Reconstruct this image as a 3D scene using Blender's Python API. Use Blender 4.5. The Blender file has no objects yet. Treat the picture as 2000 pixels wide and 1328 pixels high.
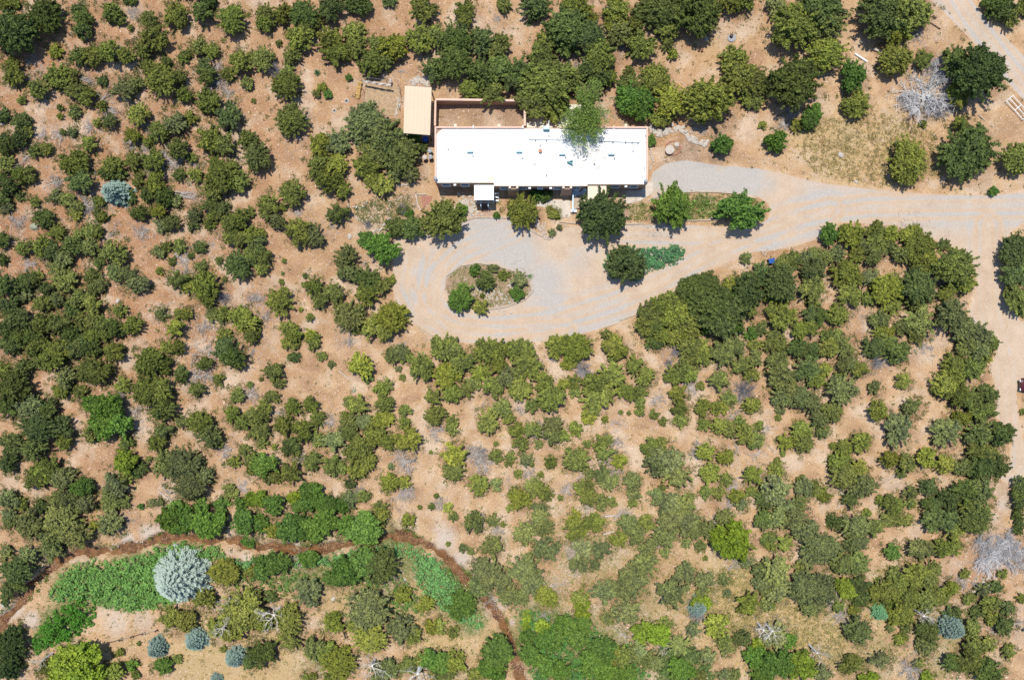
import bpy, bmesh, math, random
import numpy as np
from mathutils import Vector, Matrix, Euler, noise as mnoise

# ------------------------------------------------------------------ camera, sky, sun, exposure
S = bpy.context.scene
COL = S.collection
H = 95.0
F = 2000 * 24.0 / 36.0            # focal length in photo pixels
cam_d = bpy.data.cameras.new("camera"); cam_d.lens = 24; cam_d.sensor_width = 36
cam_d.clip_start = 1; cam_d.clip_end = 2000
cam = bpy.data.objects.new("camera", cam_d); COL.objects.link(cam); cam.location = (0, 0, H)
S.camera = cam
ELEV, AZ = math.radians(71), math.radians(17)      # azimuth: sun up-left of the picture
W = bpy.data.worlds.new("World"); S.world = W; W.use_nodes = True
nt = W.node_tree; bg = nt.nodes["Background"]
sky = nt.nodes.new("ShaderNodeTexSky"); sky.sky_type = 'NISHITA'; sky.sun_disc = False
sky.sun_elevation = ELEV; sky.sun_rotation = -AZ; sky.altitude = 2200
nt.links.new(sky.outputs[0], bg.inputs[0]); bg.inputs[1].default_value = 0.15
sd = Vector((-math.sin(AZ) * math.cos(ELEV), math.cos(AZ) * math.cos(ELEV), math.sin(ELEV)))
sun_d = bpy.data.lights.new("sun", 'SUN'); sun_d.energy = 4.0; sun_d.angle = math.radians(0.6); sun_d.color = (1, 0.945, 0.86)
sun = bpy.data.objects.new("sun", sun_d); COL.objects.link(sun); sun.location = sd * 200
sun.rotation_euler = sd.to_track_quat('Z', 'Y').to_euler()
S.view_settings.view_transform = 'Standard'; S.view_settings.look = 'None'
S.view_settings.exposure = 0.27; S.view_settings.gamma = 1.0; S.view_settings.use_curve_mapping = False

def P(x, y, z=0.0):
    return ((x - 1000) / F * (H - z), (664 - y) / F * (H - z))

# plant positions read off the photograph: x y rx [ry] tint, in quarter photo pixels per tile (tile origin first)
PL = [
(0,0,"110 250 190 160 d;350 130 140 130 d;30 20 60;110 30 45;660 190 72 120 d;610 90 60 d;870 90 75;930 150 55;1020 220 25;1160 150 65 70;1210 300 105 112;1120 390 70;1370 120 92 108;1580 100 85 90 d;1010 5 60 35 d;1620 20 70 50 D;1810 150 105 120;440 400 55 y;610 440 72;720 440 80;850 400 88;990 430 68;100 500 60;110 600 78;440 590 95;560 590 60;300 690 80;650 740 95 72;550 700 60;960 690 105 85 b;1060 660 60 b;1250 620 130 118 y;1150 520 60;1400 590 62;1290 490 52;1440 740 62;800 630 40 d;170 780 35;470 840 28;580 870 52 b;470 910 26 y;800 830 45;850 940 60 b;760 960 35;1080 890 88 80 y;1370 960 92 b;1240 1030 80;1490 920 52;1600 380 115 68;1440 440 44 60;1590 560 76 105 d;1780 580 56;1880 480 90 95;2050 460 95 90;1930 650 50 b;1980 790 20;1620 790 95 95;1780 900 100 115 d;1640 1080 110 100;1760 1130 88 90;1390 1160 86 85;1500 1240 40;1940 1090 75 85;2010 1220 105 120 b;170 950 75 d;150 1090 70 d;215 1030 50;10 900 55 60 d;20 1120 70 90 d;40 1270 72;490 1030 26;560 1030 40 b;700 1130 68 70;1030 1060 66 y;360 1160 50;270 1180 52;580 1250 125 90;880 1290 88 70;1030 1250 65 80;1190 1250 95 90;1160 1110 42;1740 1300 130 70"),
(500,0,"60 140 78 110;210 110 70 85;370 110 110 118 d;470 160 60;390 210 75;590 70 102 95 d;790 20 112 80 d;1040 5 56 45 d;1310 60 100 105;1640 100 72 100;1940 40 56 50;340 300 105 110;280 440 72;180 340 28;570 320 105 95;620 430 105 90;770 260 88 90 y;780 370 85;940 360 80;1070 370 108 90 y;900 500 95 90;1000 470 75 b;1290 290 105 115;1400 280 80;1560 320 128 125 d;1540 480 135 125 d;1390 560 88 90 d;1760 320 98 105 d;1900 360 70 100;1750 570 108 110 d;1900 530 100 100 d;1680 700 80 85;1850 740 100 95;1990 640 80 d;230 660 120 105;250 560 55;725 605 26 g;515 680 34 y;470 730 34;562 735 34 g;270 940 130 125 j;510 1130 85 88 y;640 1100 95 90 b;500 1280 95 85;630 1290 85 80 y;850 960 155 145 b;1010 1060 150 150 b;1120 1200 150 130 b;940 1180 130 110 b;870 1290 110 90 y;1240 1060 55 50 g;1300 1150 40 d"),
(1000,0,"180 50 115 95 d;500 45 125 85;620 150 50 y;420 200 160 140 d;450 330 120 100 d;600 270 130 120 d;690 430 130 120;250 430 110 105;650 560 125 120 d;740 600 70;240 330 75 y;800 120 92 140 y;840 250 92 100 b;1010 350 110 110;960 200 60 y;1140 70 190 150 d;1210 230 90 90;1430 100 185 170 d;1560 60 90 y;1210 350 48;1250 420 44 y;1760 30 125 80;1730 460 110 100 y;1790 590 140 130;1900 660 125 110;1870 770 90 70;1540 790 212 170 j;1120 610 115 110;930 690 108 115;970 800 150 110 g;1240 790 110 120 y;1160 910 85 60 y;910 560 45;60 560 110 110 d;270 660 205 175 j;190 800 150 120 j;400 620 140 120;320 850 120 90 j;600 720 95 100 b;1640 1130 92 75 g;1090 1095 34 45 g;1960 980 32 y"),
(1500,0,"400 60 185 170 d;200 200 165 170 j;430 160 150 150 j;450 420 150 120 y;60 40 88 80 b;900 100 180 180 d;1100 90 170 160 j;1020 260 120 80 y;200 640 180 200 d;1000 470 128 110 y;1220 470 66 75;1660 560 190 200 D;1460 480 95 105 d;1480 740 82 105 y;1800 60 130 100 d;1880 130 80;1990 60 60;670 600 90 115 g;690 810 110 100 y;340 910 64 100 g;220 980 50 y;60 1110 75 85 g;1560 1190 190 210 d;1500 970 60 y;1660 1010 36 d;1100 1260 135 170 y;1950 1240 115 115;1210 970 32"),
(0,332,"60 100 85 90 d;190 50 95 65;30 220 62 d;50 290 55 b;155 205 48 38;270 255 44 36;620 90 108 85 d;600 15 90 45;880 15 110 50 d;1020 215 40 55 d;1080 70 40 70;1150 190 55 68 d;1220 90 90 80 y;1280 215 80 80 d;1360 240 60 50 b;1400 40 50 48 d;1520 40 60 60 y;1730 60 130 110;1860 90 92 92;1660 160 85 80;1640 270 78 65 d;1740 300 60 62 d;1690 355 70 50;1640 425 50;1520 350 60 b;1510 430 45 50 b;440 210 55 50 b;520 230 60 50;590 290 55 b;590 350 48 y;760 250 55 45 y;780 355 60 45;1090 335 76 60 d;1230 320 66 60 y;1340 410 75 60 b;1260 435 58 b;340 380 82 70 d;440 480 75 62;320 600 72 85;400 630 75 80 d;560 590 85 90 d;180 610 60 60;620 500 45;730 480 80 52;700 600 68 75 b;20 550 60 62 d;15 700 42 50 d;880 650 102 112 j;770 720 42 d;500 700 70 60 b;430 770 60 b;950 810 115 72 b;1070 890 95 75 b;720 830 68 65;760 900 80 60 b;500 860 98 98;210 870 88 68 d;290 830 50;50 900 88 88 d;180 975 75 55 b;370 930 68 58 d;330 1040 76 62;440 1010 60 b;620 1000 92 78;560 1090 78 70 d;730 1060 88 78;940 1100 60 50;60 1050 88 78 d;130 1180 110 98 d;20 1250 78 88 d;330 1200 98 88;460 1210 95 88;640 1180 76;780 1190 108 72;1030 1210 88 72;900 1240 75 d;760 1290 118 60;560 1290 88 d;250 1300 78 d;110 1310 68 d;1240 640 46 50 b;1300 600 44;1405 600 54;1560 612 58 44 d;1490 670 28 d;1340 710 38 34;1250 790 34 y;1570 750 44 48;1400 860 92 72;1470 910 58;1600 900 108 115;1630 1010 56 66;1650 1130 42 58 b;1430 1115 75 48 y;1260 1120 54 48 b;1370 1240 78 72 y;1840 400 108 78;1850 530 108 68;1960 510 72 70;1950 330 48;1860 740 108 112 d;1710 710 34;1960 660 68 78;1755 855 22;1750 1130 50 68;1900 1170 115 88 y;1750 1290 62 50 y;1960 1290 68 60"),
(500,332,"280 175 102 105;80 290 82 105;160 400 68 62 b;210 290 34;570 90 100 82;680 140 60 76 y;480 40 60 50;960 100 112 78 y;1150 40 120 62 b;645 345 92 72 d;330 490 112 108;450 510 88 98 b;20 600 68 105 d;60 720 62 98;30 500 45;700 690 86 98 b;720 790 86 72 b;990 610 128 108 g;860 530 66 48 g;1090 450 86 68 d;1220 450 92 82 d;1460 390 168 148 j;1600 315 48 g;870 850 96 86 d;870 970 86 82;980 900 72 60;1050 860 38 y;440 900 78 82;500 1010 58 68;385 825 24;600 970 78 82;730 1130 112 118 b;650 1070 45 y;790 1240 46 48;190 1030 108 108 y;350 1090 20 y;420 1150 35;220 710 20;207 808 14;197 872 22;1060 1150 130 105 y;950 1225 122 98 y;270 1260 92 68 y;440 1300 68 48 y;10 1240 30 85;1710 780 38 46 g;1795 860 72 72 d;1940 820 46 40;1605 1000 80 105 g;1760 1070 62 60 y;1770 980 20;1850 770 44 30 b;1990 950 20 y;1150 310 55 28 b;1200 340 34 g;1880 355 26 g"),
(1000,332,"80 325 132 128 j;225 205 85 52 g;700 355 200 200 d;1250 280 138 165 g;1790 325 196 138 g;890 740 165 152 d;1830 690 44 42 b;1450 930 158 112 d;1590 1090 212 165 d;1740 1210 78 58 g;1110 1100 128 88;1250 1030 88 78 y;1080 1230 118 78;1330 1160 142 108 y;1380 1270 105 60 y;1220 1280 105 60 y;1530 1210 68 66 g;1850 940 135 125 d;1950 810 88 78 d;1850 1060 86 86;1950 1240 48 b;1870 1280 48 g;1720 900 70 y;50 850 66 62 b;40 960 50 56 g;310 490 30 b;370 450 22 b;330 350 44 28 y;740 1290 42 b"),
(1500,332,"1762 165 38 34 g;483 498 76 88 g;650 500 95 90 y;840 470 76 75;970 500 60 60 y;850 570 80;1120 500 85 62 y;1180 610 118 108;1240 700 85 y;1060 650 78 78 b;950 610 55 b;760 580 58 b;820 660 78 75 b;700 660 60;1450 750 158 135 j;1520 860 108 92;1370 590 56 38 b;1930 640 112 130 d;1920 800 95 110 d;1950 1000 92 110;1990 1090 60 60 d;110 740 68 60;200 700 78 58;340 680 88 62 b;500 670 108 62 b;360 790 98 88 d;340 930 88 98;100 880 126 136 d;130 990 58;20 980 48 78 y;350 1020 50;600 810 108 98 y;690 840 66;640 980 94 92;800 850 72 78 b;930 930 118 118 y;960 1060 78 66;780 1010 48;1180 900 128 128 d;1180 1010 98 68;1400 970 74 58 y;1190 770 86 58;110 1130 112 102;370 1130 98 68 d;540 1130 78 78;870 1170 78 66 b;1200 1170 108 115 b;1070 1220 76 58 b;1430 1130 118 108 b;1600 1270 148 98 b;300 1240 108 60;60 1290 60 50;500 1290 88 50;900 1280 88 60 y;1160 1290 58"),
(0,664,"80 60 88 68 d;30 240 50 58;300 60 108 98;430 110 128 100;560 60 108 88 d;680 40 108 78 d;890 80 88 68;180 220 88 78 b;330 160 76;740 240 138 108;630 260 58 b;510 300 78 95 b;470 385 66 76;620 410 68 48;100 370 138 128 d;60 520 98 95 d;230 520 118 98 b;370 520 78 d;300 680 148 118 d;490 680 88 98 d;500 790 68;260 850 118 98 d;80 820 98 88 d;60 960 88 78 d;1160 170 126 112;1280 200 76 68;1350 70 98 58 y;960 350 58;1410 270 50 66 d;1190 420 162 118;1270 540 112 88;1540 385 68 56;1790 90 126 98 d;1860 160 68;1600 180 68 54;1710 310 48;1950 350 28;1850 430 60;830 520 118 108 g;700 490 58 g;860 680 146 108 g;700 740 56;980 800 56 d;1560 620 102 78;1640 750 98 88 b;1700 800 48;1420 640 48 b;1280 710 78 68 b;1230 800 76 68;1810 580 58 68;1900 640 66 58;1970 580 56;1990 720 44 50;1910 860 48 52;1830 950 58 46 y;1980 960 56 86;980 950 88 88 G;1160 930 26;1290 970 92 112 b;1440 970 142 128 b;1480 1140 128 112 b;1600 1060 70 b;400 1000 108 98;290 1060 115 88;500 1080 108 88 b;640 1130 86 66 g;900 1130 108 98 b;980 1090 56 y;1090 1010 70 52 d;60 1250 88 78 b;150 1280 58;500 1270 118 78 b;650 1280 88 68 b;310 1300 58 d;860 1250 88 78 b;960 1260 58;1800 1180 52 68;1960 1240 48 52 G;1880 1280 48 g;1730 1290 58 g;1570 1300 58 g;1370 1310 58 g;1100 1300 24 g;1220 1260 56 30 b"),
(500,664,"270 15 75 48 y;300 125 52 38 d;440 30 54 48;513 127 42 34;590 190 30 b;130 250 86 74;180 330 54 44;38 305 18;130 435 66 48;290 520 66;430 500 68 64;480 620 54 68;45 570 66 105;30 700 78 88;50 800 45;220 660 78 84 y;360 710 92 84;480 770 54;600 790 88 74 b;270 830 78 58 d;320 880 34;140 835 24 y;60 980 88 98 g;280 1030 92 88;130 1090 76 48;520 960 146 72;640 1000 54 58;430 950 58 y;815 200 100 90 y;870 290 42 38 d;1100 110 92 62 b;1170 130 54 58;1290 210 88 104;1142 295 26;1115 225 24 b;1490 70 122 95;1850 90 130 88;1760 100 60;1620 180 98 78;1490 270 104 94 y;1580 400 118 68;1700 330 56 b;1760 250 76 58 y;1850 370 86 78;1960 290 68 78 b;1900 200 66;995 370 70 54;1000 500 76 66;800 500 78 74;730 480 44;1165 555 48 50;710 680 72 96;720 600 52;840 640 72 58 b;990 620 88 58 y;930 740 88 92;1030 800 58 64;1160 650 46;1175 770 110 88 y;800 860 108 98;860 940 78;790 1010 76 68 y;1390 440 66 62;1400 590 86 72;1540 660 46 74;1810 630 78 92;1920 530 68;1970 600 48;1875 810 22;1875 910 48;1980 930 38 58;1550 890 94 98 y;1540 1030 78 64;1365 877 15;1735 1130 76 74 y;1875 1130 40 46 b;1040 1110 72 y;1150 1110 58 46 y;1055 985 26 b;735 1110 46 d;840 1220 52 44;740 1220 58 46 b;430 1200 88 68 g;300 1230 58 46 G;30 1240 64 58 G;530 1260 88 58 g;130 1290 78 g;380 1290 98 58 g;640 1290 86 48 g;720 1280 56 b;980 1300 56 34;1370 1300 28;1410 1215 20;1500 1310 38 y;1280 1305 18;1995 1200 30;1980 1310 30"),
(1000,664,"60 60 108 78;110 190 112 108;240 320 78 74;60 380 88 88;30 280 58 b;300 450 98 108;155 515 50;400 350 44 y;360 50 92 88 y;500 60 118 108 y;445 170 68 48 y;810 50 102 78 y;790 140 40;480 330 58;490 410 44;650 350 108 88;770 270 108 88 y;640 460 108 98;740 420 86 78;610 590 48 68 y;900 400 88 58;1010 410 48;1010 520 38 68;960 200 62 78;1040 280 74 68;1110 30 76 44 d;1280 15 70 40;1420 60 118 88;1460 150 88 58;1640 100 98 88 b;1720 40 98 76 b;1790 190 78 68;1900 40 58 48 y;1900 140 56 b;1870 280 58 56;1300 250 108 72;1380 260 66;1300 410 62 70 y;1310 530 60 58;1320 620 58 54;1610 320 78 68;1470 360 34;1490 530 58 68;1500 660 44 48;1620 540 74 48 y;1690 460 54;1870 510 74 58 y;1110 580 36 38;1180 635 32;730 620 28 y;850 565 20;915 570 18;1620 670 68 58 y;1700 700 54;1780 650 44 54;1830 740 78 y;1900 780 66;1930 670 36;40 700 54 58;65 810 60 48;160 700 66 64;320 660 72 58 b;310 750 62 68 b;400 750 44;500 695 48 56;205 815 34 b;585 810 34;690 810 58;730 890 68 58;750 780 40;500 930 98 88;300 950 48;110 930 48 54 b;155 970 20;50 1045 34;222 1050 28;600 1045 44 b;1120 850 108 68;1180 930 146 108 b;1290 1040 98 108 b;1170 1150 30;1510 870 72 62 y;1670 910 62 y;700 1040 58 68 b;760 1100 78 68 b;840 950 54 y;940 1100 68 b;955 1200 48 54 b;940 1275 34;1550 1040 78;1570 1180 98 48;1680 1090 44;1880 1060 72 78 y;1870 1190 44;190 1160 88 68;280 1210 44;60 1250 86 76 y;20 1200 46;210 1310 68 30 b;560 1140 78 48;600 1220 66;690 1260 58;780 1270 38;380 1230 24;1130 1220 58 b;1230 1260 108 78 b;1330 1300 88 b;1390 1230 38;1960 1240 58 88 d;1750 1220 52 y;1790 1280 48 b"),
(1500,664,"60 50 88 48;70 170 78 88 b;100 290 96 106 b;140 420 108 78 b;240 450 88 78 b;230 60 78 68 d;330 70 78 58 d;480 60 78 68;600 60 76 78 b;310 220 98 88 d;380 310 68 58;450 230 48 y;340 500 72 78 b;620 180 78 58 b;720 230 68 58;580 380 106 106 b;560 300 56;480 360 38;500 560 72 78;410 620 62 68 b;425 715 50 b;830 60 88 78 d;1000 90 108 88 d;930 15 76 60;1050 320 62 60 y;830 370 48 44 b;860 550 72 76 y;1125 520 72 68 b;1020 700 98 125 b;1395 720 118 102 b;1600 60 128 78 b;1720 40 86 58;1680 130 58 y;1450 190 88 78;1600 220 98 78;1380 350 98 96 y;1500 430 118 88;1450 280 84 y;1710 430 88 78 d;1690 560 98 78 d;1520 610 74 58 y;1600 480 66;1650 720 108 88 d;1820 730 108 88 d;1640 860 88 78;1680 980 118 88 d;1800 990 88 78 d;1740 900 76;1520 990 74 68 b;1240 920 78 72 y;1380 970 78 72 y;95 545 38 b;80 605 26;140 790 64 68 y;265 700 78 68;275 800 72 74;115 885 24;505 825 28;600 850 68 62;735 800 70 76 y;560 960 82 84;590 1070 108 88;710 1000 68 58 y;740 1140 108 88 b;640 1250 58 68 d;950 930 72 62 y;1095 960 68 62;1045 1035 40;1255 1150 68 d;1110 1190 58 48 b;1110 1275 48 40;1530 1180 108 88 d;1660 1190 108 106 b;1420 1240 88 78 d;1290 1270 88 58 d;1560 1290 76;1960 1190 58 128 d;980 1280 78 58;60 1010 58 y;75 945 28;60 1180 116 106 b;200 1290 98 58 b;280 1150 68 78 b;260 1090 38;370 1160 44 58;440 1210 54 y;880 1250 38;1990 560 24"),
(0,996,"60 60 58 86 b;220 110 116 106 b;480 100 156 146 b;600 200 116 98 b;400 210 100 b;850 90 108 96 b;730 120 38 y;400 320 98 86 b;200 360 88 78 b;50 330 56 b;130 470 126 106 d;110 600 106 66 d;40 700 30 55 d;1380 90 146 98 g;1630 90 126 126 g;1900 90 78 98 g;1950 240 56 g;1750 480 126 106 y;1590 690 86 86 y;1960 490 58 46 y;1390 850 146 86 y;80 1050 126 146 D;60 1250 116 88 D;600 1200 206 156 G;380 1240 76 66;880 1260 86 76 y;935 1110 32;1085 1040 18;1030 1210 40 44 g;1060 1290 34;1270 1215 70 60 g;1385 1165 38;1740 1085 28 y;1960 1150 58 96 d;1900 780 176 166 y;1760 930 140 84 y"),
(500,996,"40 110 56 76 g;290 120 136 98 g;160 170 96 58 y;450 150 98 88 g;560 80 98 88 g;700 120 88 78 g;830 140 146 128 g;950 60 66 y;980 25 56 36 y;1190 80 48 y;170 420 98 88 g;30 450 56 96 g;420 370 86 56 g;600 530 66 58 g;700 470 108 116 g;970 430 126 136 d;850 400 100 g;400 640 116 108 b;120 670 56 46 d;60 870 68 78 y;250 850 108 126 y;270 1000 86 96;870 780 156 156 b;890 1000 126 106 y;1130 920 108 106 b;1220 970 74;1150 660 68 62 y;1320 730 74 58 y;1400 900 84 54 y;1540 950 46 y;1600 740 106 108 g;610 880 82 74 y;740 910 38 y;460 1080 86 98 b;560 1120 90;650 1180 126 106 y;620 1290 96 50 y;50 1120 106 106 d;420 1300 56 30;1000 1250 108 78 b;1180 1200 76 58;1400 1180 116 78 g;1560 1180 78 88 y;1460 1290 86 46;1300 1160 56;1880 1100 108 116 g;1850 1240 106 78 g;1700 1300 56 y;1540 50 38;1700 90 72 86 b;1850 80 46 b;1930 110 24;1840 290 82 82 b;1500 265 20;1620 300 34 b;1680 320 28 b;1780 480 106 106 b;1880 550 116 106 b;1960 650 78 b;1740 600 84 b"),
(1000,996,"300 1000 110 80 g;150 1130 90 70 g;420 900 90 70 g;520 1010 80 70 g;700 1090 110 90 g;640 1220 130 90 g;820 1160 110 80;860 1270 110 70 g;330 1240 120 70 g;560 900 60 70 g;120 980 60 50 g;960 1110 90 70 b;1080 1180 90 60 b;100 180 82 82 b;220 60 66 b;250 130 76 66 b;270 300 106 86 b;500 140 86 96;490 50 48 y;640 110 86 66 y;540 300 86 76 b;700 310 78 66 b;520 420 76 66 b;640 430 46 b;830 220 68 58 y;900 100 76 66 b;960 190 76 76 b;1050 100 54 58 y;1190 200 98 86 b;1060 290 66 b;1200 330 38 b;1300 80 156 96 b;1400 140 86 76 b;1660 80 86 76 b;1530 150 66 b;1720 240 136 146 G;1960 80 58 76 d;1990 230 46 d;100 480 146 106 b;150 560 94 b;50 680 58 76 b;1040 430 98 86 b;720 640 106 86 b;920 600 136 106 b;890 790 96 106 b;960 480 84 b;1350 490 72 86 b;1260 640 106 116 b;1510 550 78 66 b;1660 540 46 b;1680 650 34 b;1490 640 54 b;1360 260 38 b;1470 280 42 b;1830 410 54 44 b;1510 375 20;1960 520 66 106 b;1990 680 56 106 b;270 680 86 66 y;530 680 72 58 y;540 770 56 86 G;120 860 32 76 G;245 930 54 76 G;1020 950 88 80 G;1140 970 90 76 G;1190 890 56;1480 720 78 58 G;1840 720 92 86 y;1600 900 92 86 y;1650 1010 56;1415 930 48 58 b;1795 1000 72 62 d;1680 1080 56;750 840 56 b;1300 1060 76 86 b;1400 1130 66 d;1530 1140 56 b;1330 1250 106 76 g;1450 1300 56;1920 1050 48 56 G;1900 1140 86 76 g;1950 1270 86 86 g;1700 1290 86 40 b"),
(1500,996,"60 60 78 88 b;200 60 96 78 b;300 160 106 96 b;30 240 48 66;130 250 64;420 300 146 116 b;330 380 84 b;530 90 66 d;680 130 106 86 b;820 140 76 66;690 250 96 66 b;930 80 56 48;1000 80 48;770 25 38;1080 80 42;980 10 46;1360 60 146 86 d;1620 70 126 106 d;1450 160 76 y;1400 280 106 66;1240 100 38;980 330 62 58 g;1190 320 98 72 b;1960 100 40 96 d;1150 510 106 86;1260 500 76 104;990 510 56;60 480 96 116 b;80 620 96 86 b;280 600 116 116 b;400 620 126 116 b;350 740 96 66 b;260 450 56;640 430 146 86 b;600 610 60 78 G;720 590 76 d;720 680 76 56 d;900 640 106 76 y;1020 600 84;1150 700 156 86;1030 800 106 76 y;1300 680 106 76;1430 610 66 56 y;550 750 46;670 780 44 y;700 940 102 92 d;955 920 34 b;1075 920 44;1040 1000 56 38 y;1250 950 96 86 d;1230 1060 74 b;1440 800 76 46 d;1590 930 66 76;1540 495 38;1830 495 36;1780 600 48 d;1680 620 54 b;1575 690 54 36;1870 765 60 50 d;1740 740 76 66;1640 800 54 d;1760 850 56;1850 900 66 76 d;1980 690 38;1600 1080 86 76;1730 1040 54;1560 1180 106 86;1440 1200 76 d;1720 1250 106 86 d;1880 1100 46 56;650 1200 92 76;870 1160 76 62 b;1175 1200 46 36;60 980 86 96 b;170 1020 54 g;70 1200 126 116 g;260 1220 116 106 G;430 1280 66 b;780 1310 76 40 G;1240 1300 46 G;20 740 30 g"),
]
SPRUCE = [(222,375,29,25,"T"),(347,1131,52,56,"S"),(306,1266,21,20,"T"),(380,1251,21,22,"T"),(457,1285,20,20,"T"),(422,1326,13,10,"T"),(1862,1226,25,24,"T"),(1721,1198,16,15,"G"),(1365,1186,22,18,"T")]
# dead brush: x y r tone (tile units as above)
DB = [
(0,0,"260 480 75;680 620 80;840 770 85;320 1060 50;460 1060 55;200 1240 75;350 800 45;880 880 60;1150 1160 40;1350 1270 75;1680 640 80;1040 110 45;1530 1290 55;1780 720 50;1180 1000 50;1700 520 50;700 1000 50;1030 1120 50;240 620 60;1640 40 50"),
(500,0,"150 560 55 g;960 540 80;330 1080 35;950 440 50;1130 560 30;1880 150 35;390 930 40"),
(1000,0,"520 550 75;640 560 80;870 380 50;860 860 50;680 880 50;1190 280 40;1490 1020 30;980 1080 1"),
(1500,0,"1220 760 200 k;1330 560 110 k;1560 620 50;1300 860 100 k;1100 820 90 k;180 900 80;650 650 60;120 970 50;1160 290 45"),
(0,332,"1470 190 105;1440 700 60;1460 780 60;1760 1000 52 g;1970 1000 42;870 500 62;150 410 62;430 100 60;680 290 85;1110 490 55;1650 580 45;1690 1090 45;1590 1230 55;740 310 50;1250 1130 30 g;1240 20 60;60 560 50;700 120 40;220 740 50"),
(500,332,"740 1270 55;80 1150 45;330 330 32;20 1000 40;880 430 36 g;840 740 50;590 440 40;1150 310 40 g"),
(1000,332,"70 840 50;1120 470 1"),
(1500,332,"740 1150 45;1120 470 50;1370 890 45"),
(0,664,"960 470 62;1080 690 60;1770 860 52;1640 100 55;1530 280 60;1960 430 65;1900 1150 50;1310 1190 70;620 260 30;1980 100 42;1620 280 50;1060 560 50;1560 90 35"),
(500,664,"165 560 75;585 640 50;1150 60 65;1170 950 105;1740 950 105;1430 1270 55;1400 720 62;1780 500 30;800 1180 50;1190 1190 62;1960 1100 50;340 920 45;860 660 50;1150 1210 50;1730 880 80;730 20 40"),
(1000,664,"560 240 75 g;1800 390 90 g;1400 370 62;1130 460 52;230 700 58;130 1040 52;430 1160 55;720 940 65;820 800 55;1440 870 58;1760 850 52;1910 900 62;1720 600 55;1700 1270 48;530 1060 48;600 1310 40;1980 700 42;1280 90 48 g;800 1040 50;1220 180 35 g;70 540 40;800 640 60;1140 580 1;330 140 35 g;1740 1140 45"),
(1500,664,"840 170 62 g;30 1110 50;1220 60 50;450 340 30"),
(0,996,"1760 760 100 w;1720 940 85 w;300 1190 60 w;100 500 60;280 350 45;240 40 50;1000 60 50"),
(500,996,"1720 80 65;1880 160 45;1260 1290 130 w;900 1230 110 w;130 830 130 w;1030 500 60;350 400 40;1860 700 55"),
(1000,996,"490 330 75;340 590 62;880 970 62;1000 1060 52;1200 1060 62;1740 420 48;460 280 48;170 150 60;850 20 90;1440 790 66 g;1600 60 50;500 490 40;1980 950 80 w;1520 540 40 g;1130 240 50;250 830 45"),
(1500,996,"1680 260 105 k;1850 240 105 k;1700 400 105 k;1870 380 110 k;1960 320 90 k;1780 320 100 k;400 1130 85 w;1740 940 60;1100 1240 95;1240 840 65 w;50 960 65 w;1160 1070 60;500 700 60;1340 620 48;1960 880 62;1510 550 52;560 820 60;1980 430 70;1620 580 50"),
]
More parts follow.
